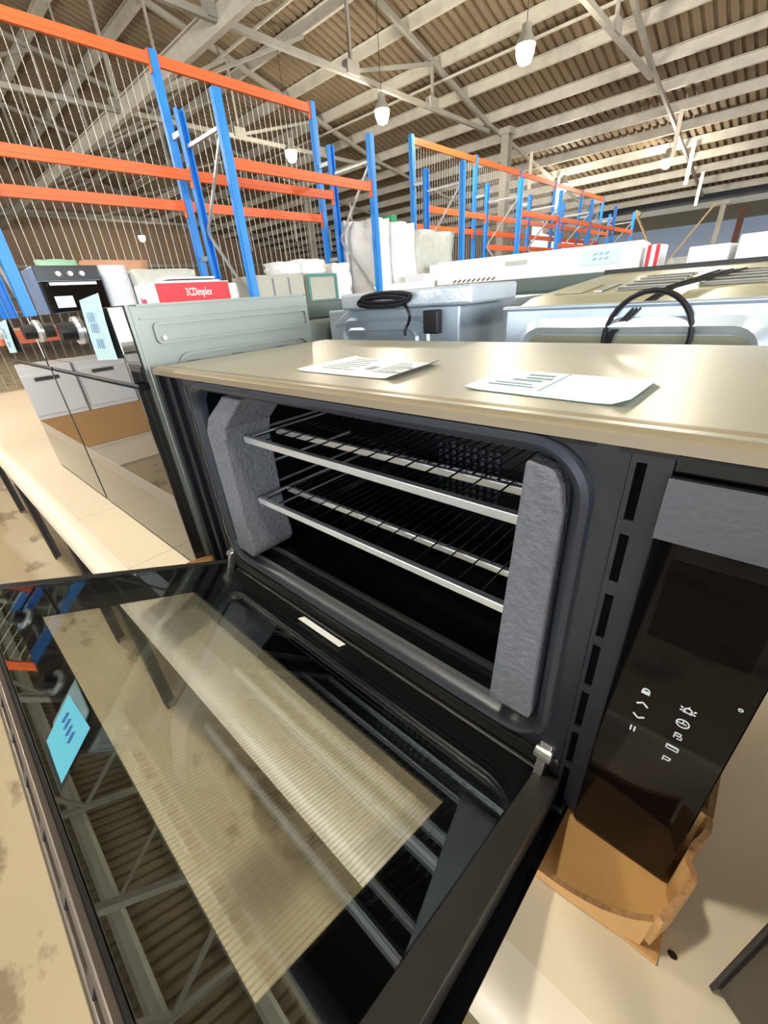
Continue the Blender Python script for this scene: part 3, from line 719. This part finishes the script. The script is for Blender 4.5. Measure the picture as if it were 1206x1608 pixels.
# ================================================================== OTHER OVENS ON THE TABLE
def knob(x, y, z, parent, r=0.024):
    k = MB(); k.cyl((x, y, z), (x, y - 0.007, z), r * 1.12, 24, r * 1.08); ko = k.build('knob', M['chrome'], parent, smooth=True)
    k = MB(); k.cyl((x, y - 0.007, z), (x, y - 0.034, z), r * 0.74, 24, r * 0.7); k.build('grip', M['blacks'], ko, smooth=True)
def neighbour(x0, x1, label, tilt=0.0):
    t = thing('built_in_oven', label, 'oven', ((x0 + x1) / 2, 0.2, TZ))
    y0, yb, zt = -0.03, 0.40, 1.343
    c = box(x0, x1, 0.0, yb, TZ + 0.001, zt).build('casing', M['zinc'], t, bevel=0.003)
    # pressed edges and recesses of the side sheet
    for sx, s in ((x1, 1),):
        m = MB(); e = 0.0028 * s
        for (a0, a1, b0, b1) in ((0.012, yb - 0.012, 1.318, 1.322), (0.012, yb - 0.012, zt - 0.004, zt)): m.box(min(sx, sx + e), max(sx, sx + e), a0, a1, b0, b1)
        for (a0, a1, b0, b1, r) in ((0.055, 0.385, 0.84, 1.255, 0.03), (0.03, 0.39, 1.275, 1.312, 0.01)):
            lo = rrect(a0, a1, b0, b1, r); li = rrect(a0 + 0.005, a1 - 0.005, b0 + 0.005, b1 - 0.005, max(r - 0.005, 0.004))
            m.loft([[(sx, a, b) for a, b in lo], [(sx + 2 * e, a, b) for a, b in lo], [(sx + 2 * e, a, b) for a, b in li], [(sx, a, b) for a, b in li]], caps=False)
        m.build('pressed_rib', M['zinc'], t, smooth=True)
        for y, z in ((0.09, 1.235), (0.19, 1.235), (0.3, 1.235)):
            q = MB(); pts = rrect(y - 0.014, y + 0.014, z - 0.005, z + 0.005, 0.0045, 4)
            q.loft([[(sx, a, b) for a, b in pts], [(sx + e * 1.6, a, b) for a, b in pts]]); q.build('slot', M['dkgreen'], t)
        for y, z in ((0.045, 1.285), (0.02, 1.22), (0.02, 1.12), (0.02, 1.02), (0.02, 0.92), (0.02, 0.85)):
            MB().cyl((sx, y, z), (sx + e * 1.8, y, z), 0.004, 10).build('screw', M['steel'], t)
    fl = box(x0 - 0.0, x1 + 0.0, -0.006, 0.0, TZ + 0.004, zt).build('front_flange', M['zinc'], t)
    d = MB(); d.box(x0 + 0.004, x1 - 0.004, y0, -0.007, TZ + 0.006, 1.205); dd = d.build('door', M['mirror'], t, bevel=0.0015)
    if tilt: 
        for v in dd.data.vertices:
            v.co.y += tilt * (v.co.z) 
    box(x0 + 0.002, x1 - 0.002, -0.026, -0.006, 1.2, 1.212).build('vent_gap', M['black'], t)
    fa = box(x0 + 0.004, x1 - 0.004, y0 - 0.002, -0.007, 1.214, zt - 0.001).build('fascia', M['mirror'], t, bevel=0.0015)
    for u in ((0.09, 0.655) if x1 > -0.1 else (0.09,)): knob(x0 + (x1 - x0) * u, y0 - 0.002, 1.306, fa)
    return t
neighbour(-0.675, -0.03, 'black-fronted oven beside the open one, zinc side panel and chrome-ringed knobs')
neighbour(-1.28, -0.685, 'second black-fronted oven from the left, partly cut by the picture edge')
def pricetag(x0, x1, z0, z1, label, sl=0.0):
    m = MB(); y = -0.034; n_ = 5
    A = []
    for k in range(n_ + 1):
        v = k / n_; z = z1 + (z0 - z1) * v; yy = y - 0.012 * math.sin(v * 1.6) * 0.5
        A.append(((x0 + sl * v, yy, z), (x1 + sl * v, yy - 0.0005, z + 0.006)))
    for k in range(n_):
        (a, b), (c, d) = A[k], A[k + 1]; e = Vector((0, -0.0006, 0))
        q = [Vector(a), Vector(b), Vector(d), Vector(c)]; m.hexa(q + [v + e for v in q])
    o = tag(origin(m.build('price_tag', M['bluetag'], smooth=True), ((x0 + x1) / 2, y, z0)), label, 'price tag')
    for (zc, body, sz) in ((0.72, None, 0.02), (0.55, None, 0.02), (0.3, None, 0.02)):
        mm = MB()
        for q in range(4):
            xx = x0 + (x1 - x0) * (0.34 + 0.09 * q) + sl * (1 - zc); zz = z0 + (z1 - z0) * zc
            mm.bar((xx, y - 0.0085, zz - 0.008), (xx + 0.006, y - 0.0085, zz + 0.008), 0.0022, 0.0004, (0, 1, 0))
        mm.build('handwriting', M['blueink'], o)
pricetag(-0.165, -0.045, 1.252, 1.358, 'ice-blue price tag hanging on the oven beside the open one', 0.0)
pricetag(-1.13, -0.985, 1.238, 1.335, 'ice-blue price tag at the left picture edge on the second oven', -0.02)
# ---- oven at the lower right picture corner
ro = thing('built_in_oven', 'dark bronze glass oven cut by the lower right picture corner', 'oven', (0.943, -0.058, TZ))
box(0.945, 1.54, -0.035, 0.40, TZ + 0.002, 1.2).build('casing', M['zinc'], ro, bevel=0.002)
box(0.943, 1.542, -0.052, -0.036, TZ + 0.004, 1.06).build('door', M['darkbrown'], ro, bevel=0.002)
box(0.940, 0.9435, -0.058, -0.034, TZ + 0.003, 1.2).build('door_edge', M['blacks'], ro, bevel=0.001)
box(0.943, 1.542, -0.052, -0.036, 1.065, 1.2).build('fascia', M['darkbrown'], ro, bevel=0.002)
ro.rotation_euler.z = math.radians(-36)
# ---- row behind, backs towards us
def embossed(m_name, y, x0, x1, z0, z1, r, t, material, dep=0.006, w=0.012):
    lo = rrect(x0, x1, z0, z1, r); mi = rrect(x0 + w / 2, x1 - w / 2, z0 + w / 2, z1 - w / 2, max(r - w / 2, 0.004)); li = rrect(x0 + w, x1 - w, z0 + w, z1 - w, max(r - w, 0.003))
    m = MB(); m.loft([[(a, y, b) for a, b in lo], [(a, y - dep, b) for a, b in mi], [(a, y + 0.001, b) for a, b in li]], caps=False)
    return m.build(m_name, material, t, smooth=True)
# silver oven in the middle, with film-wrapped duct
so = thing('built_in_oven', 'silver oven back behind the open oven, with film-wrapped duct on top', 'oven', (0.06, 0.9, TZ))
box(-0.186, 0.27, 0.60, 1.12, TZ + 0.001, 1.296).build('casing', M['galv'], so, bevel=0.004)
embossed('pressed_panel', 0.60, -0.13, 0.185, 1.0, 1.275, 0.04, so, M['galv'])
embossed('pressed_panel', 0.60, -0.12, 0.15, 0.98, 1.25, 0.03, so, M['galv'])
dct = MB(); dct.box(-0.10, 0.313, 0.575, 0.80, 1.2965, 1.336); dct.build('film_wrapped_duct', M['film_silver'], so, bevel=0.006)
box(0.18, 0.222, 0.578, 0.60, 1.236, 1.288).build('terminal_block', M['blacks'], so, bevel=0.003)
pts = [(0.115, 0.57, 1.31)]
for k in range(1, 10): pts.append((0.115 + 0.02 * math.sin(k * 0.55) + 0.004 * k, 0.572 + 0.004 * math.cos(k), 1.31 - 0.0085 * k))
MB().tube(pts, 0.004, 8).build('cable', M['rubber'], so, smooth=True)
m = MB()
for k in range(6):
    a = [(-0.005 + 0.085 * math.cos(u * math.pi / 10) + 0.06 + 0.004 * k, 0.57 - 0.003 * (k % 3), 1.317 + 0.011 * math.sin(u * math.pi / 10) + 0.0025 * (k - 3)) for u in range(20)]
    m.tube(a, 0.0032, 6, closed=True)
m.build('cable_bundle', M['rubber'], so, smooth=True)
MB().tube([(-0.16, 0.598, 1.26), (-0.08, 0.59, 1.30), (0.0, 0.572, 1.33)], 0.0012, 6).build('cable_tie_string', M['white'], so)
# grey piece between zinc side and silver oven
gl = thing('built_in_oven', 'pale grey oven corner just behind the zinc-sided oven', 'oven', (-0.4, 0.7, TZ))
box(-0.62, -0.225, 0.45, 0.95, TZ + 0.001, 1.275).build('casing', M['zinc'], gl, bevel=0.012, seg=3)
box(-0.60, -0.27, 0.55, 0.94, 1.276, 1.325).build('raised_rear', M['dkgreen'], gl, bevel=0.004)
embossed('pressed_panel', 0.45, -0.6, -0.25, 1.0, 1.25, 0.03, gl, M['zinc'])
# big galvanised oven with cable loop
bo = thing('built_in_oven', 'large galvanised oven back at the right with pressed oval and cable loop', 'oven', (0.85, 0.85, TZ))
box(0.385, 1.25, 0.60, 0.78, TZ + 0.001, 1.283).build('casing', M['galv'], bo, bevel=0.006)
embossed('pressed_oval', 0.60, 0.415, 0.835, 0.90, 1.262, 0.055, bo, M['galv'], dep=0.012, w=0.03)
box(0.44, 0.81, 0.5985, 0.6, 0.93, 1.232).build('oval_recess', M['olive'], bo)
box(0.38, 1.255, 0.595, 0.62, 1.279, 1.286).build('top_seam', M['galv'], bo, bevel=0.003)
rear = MB(); rear.hexa([(0.40, 0.625, 1.2835), (1.25, 0.625, 1.2835), (1.25, 1.22, 1.2835), (0.40, 1.22, 1.2835), (0.40, 0.69, 1.298), (1.25, 0.69, 1.298), (1.25, 1.22, 1.336), (0.40, 1.22, 1.336)])
rear.build('sloped_cover', M['olive'], bo, bevel=0.003)
def slope(x, v, up=0.0):   # point on the sloped cover, v 0..1 back
    return Vector((x, 0.69 + 0.53 * v, 1.298 + 0.038 * v + 0.001 + up))
for x0 in (0.56, 0.70):
    for k in range(5):
        v = 0.1 + 0.11 * k
        m = MB(); a, b = slope(x0, v), slope(x0 + 0.10, v); c, d = slope(x0 + 0.10, v + 0.06), slope(x0, v + 0.06); e = Vector((0, 0, 0.007))
        m.hexa([a, b, c, d, a + e * 0.9, b + e * 0.9, c + e * 0.3, d + e * 0.3]); m.build('vent_louvre', M['olive'], bo)
        m = MB(); y_ = Vector((0.002, -0.0006, 0.001)); m.hexa([a + y_, b + y_ - Vector((0.004, 0, 0)), b + y_ - Vector((0.004, 0, -0.004)), a + y_ + Vector((0, 0, 0.004)), a + y_ + Vector((0, .0005, 0)), b + y_ + Vector((-0.004, .0005, 0)), b + y_ + Vector((-0.004, .0005, 0.004)), a + y_ + Vector((0, .0005, 0.004))]); m.build('vent_slot', M['darkbrown'], bo)
for x0, x1 in ((0.435, 0.495), (0.52, 0.535)):
    m = MB(); q = [slope(x0, 0.08), slope(x1, 0.08), slope(x1, 0.35), slope(x0, 0.35)]; m.hexa(q + [v + Vector((0, 0, 0.002)) for v in q]); m.build('cover_plate', M['olive'] if x1 - x0 > 0.03 else M['steel'], bo)
box(0.39, 1.25, 1.222, 1.24, 1.27, 1.347).build('dark_front_edge', M['blacks'], bo)
pts = []
for k in range(21):
    a = math.pi * (1.05 - 1.1 * k / 20); pts.append((0.665 + 0.072 * math.cos(a) - 0.01 * (k / 20), 0.592, 1.225 + 0.078 * math.sin(a)))
pts = [(0.588, 0.592, 1.19)] + pts + [(0.735, 0.595, 1.19)]
MB().tube(pts, 0.0045, 8).build('cable_loop', M['rubber'], bo, smooth=True)
for k in range(3):
    MB().tube([(0.59 + 0.004 * k, 0.594, 1.19), (0.60 + 0.004 * k, 0.592, 1.235), (0.63 + 0.006 * k, 0.60, 1.275), (0.665 + 0.007 * k, 0.66, 1.305), (0.72 + 0.02 * k, 0.8, 1.325)], 0.0022, 8).build('cable', M['rubber'], bo, smooth=True)
# ---- second table far side with dark appliances carrying the boxes
t2 = thing('display_table', 'second cream display table behind the oven row', 'table', (0.2, 1.9, 0))
box(-3.5, 2.6, 1.4, 2.5, TZ - 0.03, TZ).build('table_top', M['table'], t2, bevel=0.004)
for x in (-3.3, -1.2, 0.9, 2.4):
    for y in (1.5, 2.4): box(x - 0.02, x + 0.02, y - 0.02, y + 0.02, 0, TZ - 0.03).build('leg', M['legm'], t2)
for i, (a, b, h, lb) in enumerate(((-0.9, -0.26, 1.335, 'dark oven carcass under the left end of the long white carton'), (-0.24, 0.62, 1.34, 'dark grey-green oven side between the two silver ovens behind'), (0.66, 1.5, 1.335, 'dark oven carcass under the white sheets at the right'))):
    t = thing('built_in_oven', lb, 'oven', ((a + b) / 2, 1.8, TZ))
    box(a, b, 1.45, 2.0, TZ + 0.001, h).build('casing', M['zinc'], t, bevel=0.004)
    box(a - 0.004, b + 0.004, 1.44, 1.452, TZ + 0.004, h + 0.004).build('front_panel', M['dkgreen'] if i == 1 else M['gloss'], t, bevel=0.002)
    if i == 1:
        for z0, z1 in ((1.30, 1.306), (1.24, 1.248)): box(a + 0.01, b - 0.01, 1.436, 1.44, z0, z1).build('pressed_rib', M['dkgreen'], t)
        box(-0.09, -0.05, 1.436, 1.44, 1.19, 1.215).build('rating_plate', M['steel'], t)
# ---- long white box and sheets
def slab(name, pts, z0, z1, material, label, cat, grp=None):
    m = MB(); m.hexa([(x, y, z0) for x, y in pts] + [(x, y, z1) for x, y in pts])
    c = Vector((sum(p[0] for p in pts) / 4, sum(p[1] for p in pts) / 4, z0))
    return tag(origin(m.build(name, material, bevel=0.004), c), label, cat, grp)
wb = slab('long_carton', [(-0.40, 1.47), (0.39, 1.62), (0.36, 1.86), (-0.43, 1.71)], 1.3455, 1.437, M['white'], 'long white carton lying on the dark ovens at the right', 'carton')
ax = Vector((0.79, 0.15, 0)).normalized()
def onbox(t_, z, up=0): return Vector((-0.40, 1.47, z)) + ax * t_ + Vector((0.187, -0.982, 0)) * 0.0012
text('Electrolux', 0.026, basis(onbox(0.22, 1.362), ax, (0, 0, 1)), M['red'], wb, xs=1.1) if False else None
m = MB(); q = [onbox(0.60, 1.372), onbox(0.74, 1.372), onbox(0.74, 1.42), onbox(0.60, 1.42)]; m.hexa(q + [v + Vector((0.0002, -0.0008, 0)) for v in q]); m.build('blue_label', M['bluetag'], wb)
m = MB()
for k in range(3):
    for r_ in range(2): m.bar(onbox(0.645 + 0.02 * k, 1.388 + 0.016 * r_) + Vector((0, -0.001, 0)), onbox(0.657 + 0.02 * k, 1.394 + 0.016 * r_) + Vector((0, -0.001, 0)), 0.003, 0.0006, (0, 1, 0))
m.build('handwriting', M['blueink'], wb)
m = MB()
for k in range(9): m.bar(onbox(0.08 + 0.022 * k, 1.352), onbox(0.094 + 0.022 * k, 1.362), 0.006, 0.0008, (0, 1, 0))
m.build('maroon_print', M['rust'], wb)
m = MB(); q = [onbox(0.31, 1.398), onbox(0.40, 1.398), onbox(0.40, 1.414), onbox(0.31, 1.414)]; m.hexa(q + [v + Vector((0.0002, -0.0008, 0)) for v in q]); m.build('grey_print', M['greybox'], wb)
re = slab('red_end_carton', [(0.41, 1.60), (0.45, 1.60), (0.45, 1.72), (0.41, 1.72)], 1.3455, 1.418, M['white'], 'small red and white carton at the right end of the long white carton', 'carton')
for xa in (0.4105, 0.437): box(xa, xa + 0.012, 1.5988, 1.5999, 1.346, 1.417).build('red_stripe', M['red'], re)
slab('flat_carton', [(-0.72, 1.49), (-0.43, 1.49), (-0.45, 1.66), (-0.74, 1.66)], 1.3405, 1.372, M['white'], 'flat white carton left of the long white carton', 'carton')
slab('foam_sheet', [(0.66, 1.5), (0.78, 1.5), (0.78, 1.53), (0.66, 1.53)], 1.3405, 1.405, M['white'], 'white upright polystyrene block at the right picture edge', 'packing block') if False else None
for i, (x0, x1, z1, lb) in enumerate(((0.535, 0.645, 1.398, 'smaller white carton standing left of its twin at the right picture edge'), (0.665, 0.83, 1.418, 'larger white carton standing at the right picture edge'))):
    t = slab('white_carton', [(x0, 1.6), (x1, 1.6), (x1 + 0.02, 1.75), (x0 + 0.02, 1.75)], 1.3455 if i == 0 else 1.3405, z1, M['white'], lb, 'carton')
# ---- red carton on the zinc-sided oven
rc = thing('appliance_carton', 'flat red and white carton lying on the zinc-sided oven', 'carton', (-0.36, 0.26, 1.3435))
box(-0.425, -0.30, 0.165, 0.36, 1.3438, 1.390).build('carton_body', M['white'], rc, bevel=0.0015)
box(-0.3005, -0.2990, 0.167, 0.358, 1.3455, 1.3885).build('red_side', M['red'], rc)
text('3CDimplex', 0.025, basis((-0.2988, 0.272, 1.367), (0, 1, 0), (0, 0, 1)), M['paper'], rc, xs=0.6)
text('Omega', 0.02, basis((-0.385, 0.1638, 1.356), (1, 0, 0), (0, 0, 1)), M['pink'], rc, xs=0.6)
lf = thing('instruction_tray', 'white leaflet and dark strip lying on top of the red carton', 'leaflet', (-0.36, 0.27, 1.390))
box(-0.41, -0.315, 0.185, 0.345, 1.3905, 1.394).build('leaflet', M['paper'], lf)
box(-0.40, -0.33, 0.22, 0.33, 1.3942, 1.3975).build('dark_strip', M['blacks'], lf); box(-0.40, -0.32, 0.215, 0.335, 1.398, 1.402).build('white_cover', M['paper'], lf)

# ================================================================== GOODS ON THE RACKS
SZ = 1.281
bk = thing('built_in_oven', 'black oven with three chrome knobs and bar handle on the rack', 'oven', (-5.3, 1.24, SZ))
box(-5.6, -5.03, 0.95, 1.53, SZ + 0.002, 1.83).build('casing', M['galv'], bk, bevel=0.004)
box(-5.03, -5.0, 0.945, 1.535, SZ + 0.004, 1.69).build('door', M['gloss'], bk, bevel=0.003)
box(-5.03, -5.0, 0.945, 1.535, 1.695, 1.832).build('fascia', M['black'], bk, bevel=0.003)
for y in (1.14, 1.25, 1.36): 
    k = MB(); k.cyl((-5.0, y, 1.755), (-4.965, y, 1.755), 0.028, 16, 0.022); k.build('knob', M['chrome'], bk, smooth=True)
h = MB(); h.bar((-4.955, 1.02, 1.662), (-4.955, 1.46, 1.662), 0.03, 0.032); h.bar((-5.0, 1.06, 1.662), (-4.955, 1.06, 1.662), 0.02, 0.02); h.bar((-5.0, 1.42, 1.662), (-4.955, 1.42, 1.662), 0.02, 0.02)
h.build('handle', M['steel'], bk, bevel=0.004)
tag(origin(box(-4.998, -4.996, 1.03, 1.20, 1.44, 1.55).build('price_tag', M['bluepaper']), (-4.997, 1.11, 1.44)), 'pale blue tag on the door of the black rack oven', 'price tag')
def lumpy(name, x0, x1, y0, y1, z0, z1, material, label, cat, grp=None, amp=0.05, seed=0, sub=5):
    rnd = random.Random(seed); bm = bmesh.new(); bmesh.ops.create_cube(bm, size=1.0)
    bmesh.ops.subdivide_edges(bm, edges=bm.edges, cuts=sub, use_grid_fill=True)
    ph = [rnd.uniform(0, 6.28) for _ in range(6)]
    for v in bm.verts:
        p = v.co.copy(); q = p.normalized() * 0.62; e = p.lerp(q, 0.22)
        dx = amp * (math.sin(9 * p.y + ph[0]) + math.sin(13 * p.z + ph[1]) + math.sin(17 * p.x + ph[4])) * 0.5
        dy = amp * (math.sin(8 * p.x + ph[2]) + math.sin(12 * p.z + ph[3])) * 0.5
        dz = amp * (math.sin(11 * p.x + ph[5]) + math.sin(10 * p.y + ph[0])) * 0.5
        v.co = Vector((max(-.5, min(.5, e.x + dx)), max(-.5, min(.5, e.y + dy)), max(-0.5, min(0.5, e.z * 1.08 + dz if p.z > -0.4 else -0.5))))
    for v in bm.verts: v.co = Vector(((x1 - x0) * v.co.x, (y1 - y0) * v.co.y, (z1 - z0) * (v.co.z + 0.5)))
    me = bpy.data.meshes.new(name); bm.to_mesh(me); bm.free()
    for p in me.polygons: p.use_smooth = True
    me.materials.append(material); o = bpy.data.objects.new(name, me); COL.objects.link(o); o.location = ((x0 + x1) / 2, (y0 + y1) / 2, z0)
    return tag(o, label, cat, grp)
lumpy('bubble_wrapped_box', -5.6, -5.05, 1.58, 1.86, SZ, 1.84, M['bubble'], 'bubble-wrapped box right beside the black rack oven', 'parcel', amp=0.02, seed=1)
lumpy('grey_wrapped_bundle', -5.7, -5.1, 1.9, 2.75, SZ, 1.80, M['greywrap'], 'long grey wrapped bundle right of the bubble-wrapped box', 'parcel', amp=0.04, seed=2)
lumpy('green_wrapped_bundle', -5.82, -5.64, 1.15, 1.55, SZ, 1.95, M['sage'], 'sage green wrapped bundle showing above the black rack oven', 'parcel', amp=0.06, seed=3)
lumpy('tan_wrapped_bundle', -5.84, -5.71, 1.6, 2.4, SZ, 1.95, M['tan'], 'tan wrapped bundle showing above the bubble-wrapped box', 'parcel', amp=0.06, seed=4)
lumpy('white_wrapped_bundle', -5.6, -5.05, 2.8, 3.25, SZ, 1.62, M['wrap'], 'white wrapped bundle at the end of the black oven bay', 'parcel', amp=0.05, seed=5)
gd = thing('grey_locker', 'row of pale grey drawer fronts on the rack behind the red carton', 'drawers', (-5.3, 3.95, SZ))
box(-5.6, -5.0, 3.5, 4.4, SZ + 0.001, 1.70).build('carcass', M['greybox'], gd, bevel=0.006)
for k in range(3): box(-5.0, -4.98, 3.53 + 0.29 * k, 3.79 + 0.29 * k, SZ + 0.03, 1.64).build('drawer_front', M['greybox'], gd, bevel=0.004)
for k in range(2): box(-4.985, -4.975, 3.795 + 0.29 * k, 3.81 + 0.29 * k, SZ + 0.02, 1.66).build('divider', M['slate'], gd)
gf = thing('teal_framed_crate', 'teal-edged crate beside the pale grey drawers on the rack', 'crate', (-5.3, 4.8, SZ))
box(-5.5, -5.02, 4.48, 5.12, SZ + 0.001, 1.70).build('body', M['greybox'], gf, bevel=0.004)
for a in ((4.48, 5.12, SZ + 0.01, SZ + 0.05), (4.48, 5.12, 1.66, 1.70), (4.48, 4.53, SZ + 0.05, 1.66), (5.07, 5.12, SZ + 0.05, 1.66)): box(-5.02, -5.0, *a).build('edge_frame', M['teal'], gf)
for i, (a, b, z, lb) in enumerate(((4.05, 4.5, 1.88, 'left white stuffed bag above the pale grey drawers'), (4.5, 5.0, 1.92, 'middle white stuffed bag above the teal-edged crate'), (5.15, 5.6, 1.86, 'right white stuffed bag next to the rack post'))):
    z0 = 1.703 if i < 2 else SZ
    lumpy('stuffed_bag', -5.55, -5.1, a, b, z0, z, M['wrap'], lb, 'bag', 'white bags on the rack', amp=0.08, seed=20 + i)
# wrapped pallets standing in the gap between the racks
for i, (x0, x1, y0, y1, z1, mt, lb) in enumerate(((-5.75, -5.05, 6.22, 6.62, 2.55, 'wrap', 'tall white wrapped pallet stack right behind the second rack post'), (-5.7, -4.95, 6.66, 7.3, 2.5, 'wrap', 'broad white wrapped pallet stack in the middle of the rack gap'),
                                     (-5.65, -5.0, 7.36, 8.75, 2.42, 'greywrap', 'grey wrapped pallet stack at the right end of the rack gap'), (-6.1, -5.8, 6.2, 6.65, 2.6, 'wrap', 'white wrapped stack at the rear of the rack gap'))):
    pl = thing('pallet', 'timber pallet under the ' + ['tall white', 'broad white', 'grey', 'rear white'][i] + ' wrapped stack', 'pallet', ((x0 + x1) / 2, (y0 + y1) / 2, 0))
    for k in range(3): box(x0 + (x1 - x0) * k / 2 - 0.03 * (k - 1) - 0.03, x0 + (x1 - x0) * k / 2 - 0.03 * (k - 1) + 0.03, y0, y1, 0.0, 0.1).build('bearer', M['timber'], pl)
    ny = max(3, int((y1 - y0) / 0.14))
    for k in range(ny):
        a = y0 + (y1 - y0) * k / ny; box(x0, x1, a, a + (y1 - y0) / ny * 0.75, 0.1, 0.122).build('slat', M['timber'], pl)
    lumpy('wrapped_stack', x0, x1, y0, y1, 0.122, z1, M[mt], lb, 'wrapped stack', amp=0.09, seed=40 + i, sub=9)
slab('green_carton', [(-5.3, 6.75), (-5.1, 6.75), (-5.1, 6.9), (-5.3, 6.9)], 2.505, 2.62, M['green'], 'small green carton on top of the broad wrapped stack', 'carton')
# cartons in front of the gap
for i, (a, b, z0, z1, mt, lb) in enumerate(((6.7, 7.35, 0.0, 1.62, 'white', 'lower tall white carton standing in front of the wrapped stacks'), (7.5, 8.05, 0.0, 1.78, 'white', 'left one of the pair of white cartons by the far rack'), (8.1, 8.65, 0.0, 1.82, 'white', 'right one of the pair of white cartons by the far rack'))):
    slab('white_carton', [(-4.8, a), (-4.35, a), (-4.35, b), (-4.8, b)], z0, z1, M[mt], lb, 'carton')
rr2 = random.Random(3)
k = 0
for bay in range(5):
    y0 = FY[3 + bay]
    tag(origin(box(XB - 0.02, XF + 0.02, y0 + 0.08, FY[4 + bay] - 0.08, 1.262, 1.28).build('shelf_deck', M['timber']), (-5.4, y0 + 1.3, 1.262)), ['board deck of the first bay of the far rack', 'board deck of the second bay of the far rack', 'board deck of the third bay of the far rack', 'board deck of the fourth bay of the far rack', 'board deck of the last bay of the far rack'][bay], 'shelf')
    for j in range(3):
        a = y0 + 0.2 + 0.8 * j; hh = rr2.uniform(0.25, 0.6)
        mt = ['yellow', 'white', 'wrap', 'white', 'tan'][(bay + j * 2) % 5]
        cn = {'yellow': 'amber', 'white': 'white', 'wrap': 'white wrapped', 'tan': 'tan wrapped'}[mt]
        slab('stored_carton', [(-5.6, a), (-5.05, a), (-5.05, a + 0.6), (-5.6, a + 0.6)], 1.2805, 1.28 + hh, M[mt],
             '%s carton, %s in the %s bay of the far rack' % (cn, ['nearest', 'middle', 'farthest'][j], ['first', 'second', 'third', 'fourth', 'last'][bay]), 'carton', 'cartons on the far rack')
# small white parcels low in front of the far rack
for i in range(5):
    y = 9.6 + 1.7 * i
    lumpy('white_parcel', -4.6, -4.1, y, y + 0.9, 0.0, 1.52 + 0.1 * (i % 2), M['wrap'], ['nearest', 'second', 'third', 'fourth', 'farthest'][i] + ' white wrapped parcel in the row before the far rack', 'parcel', 'white parcels before the far rack', amp=0.05, seed=60 + i)

# ================================================================== FAR END
t = thing('yard_post', 'grey steel post in the annex opening at the far right', 'post', (-2.65, 27.6, 0))
MB().box(-2.75, -2.55, 27.5, 27.7, 0, 3.9).build('shaft', M['purlin'], t); box(-2.9, -2.4, 27.45, 27.75, 3.9, 4.02).build('cap', M['purlin'], t)
t = thing('yard_post', 'dark red steel post right of the grey annex post', 'post', (-2.2, 31, 0)); MB().box(-2.33, -2.07, 30.9, 31.1, 0, 4.1).build('shaft', M['rust'], t); box(-2.5, -1.9, 30.8, 31.2, 0, 0.04).build('base_plate', M['rust'], t)
t = thing('leaning_rod', 'pale rod leaning against the grey annex post', 'rod', (-4.2, 27.2, 0))
MB().bar((-5.5, 27.2, 0.0), (-2.95, 27.4, 4.0), 0.07, 0.07).build('rod', M['timber'], t); MB().bar((-5.54, 27.2, 0.0), (-5.4, 27.2, 0.22), 0.1, 0.1).build('ferrule', M['rust'], t)
t = thing('leaning_board', 'timber board leaning beside the far rack end', 'board', (-5.0, 26.9, 0))
MB().bar((-3.6, 26.9, 0.0), (-6.1, 27.1, 3.95), 0.06, 0.32, (0, 1, 0)).build('board', M['timber'], t); MB().bar((-6.12, 27.1, 3.96), (-6.02, 27.1, 4.12), 0.2, 0.3).build('top_block', M['timber'], t)
for i in range(4):
    x = -4.7 + 1.15 * i
    lumpy('white_placeholder', x, x + 0.95, 29.0, 29.7, 0, 2.0, M['wrap'], ['leftmost', 'second', 'third', 'rightmost'][i] + ' white bale standing in for a daylight opening of the annex', 'placeholder', 'white placeholders in the annex', amp=0.03, seed=80 + i)  # white blocks added in place of the bright daylight openings
# ================================================================== DISPLAY ACROSS THE AISLE (seen mirrored in the black doors)
t3 = thing('low_bench', 'low cream bench across the aisle, mirrored in the oven doors', 'bench', (-4.1, -0.95, 0))
box(-4.5, -3.76, -1.7, -0.3, 0.0, 0.235).build('bench_body', M['table'], t3, bevel=0.004); box(-4.5, -3.74, -1.72, -0.28, 0.236, 0.25).build('bench_top', M['table'], t3)
slab('cardboard_carton', [(-4.45, -1.66), (-3.77, -1.66), (-3.77, -0.34), (-4.45, -0.34)], 0.251, 0.56, M['card'], 'long brown carton on the low bench across the aisle', 'carton')
for i in range(3):
    y = -1.62 + 0.44 * i
    t = thing('white_drawer_unit', ['left', 'middle', 'right'][i] + ' white drawer unit on the brown carton across the aisle', 'drawer unit', (-4.1, y + 0.2, 0.5605))
    box(-4.4, -3.80, y, y + 0.42, 0.561, 0.99).build('carcass', M['white'], t, bevel=0.006)
    box(-3.80, -3.785, y + 0.01, y + 0.41, 0.60, 0.93).build('drawer', M['white'], t, bevel=0.004)
    box(-3.785, -3.777, y + 0.12, y + 0.30, 0.88, 0.91).build('handle', M['legm'], t)
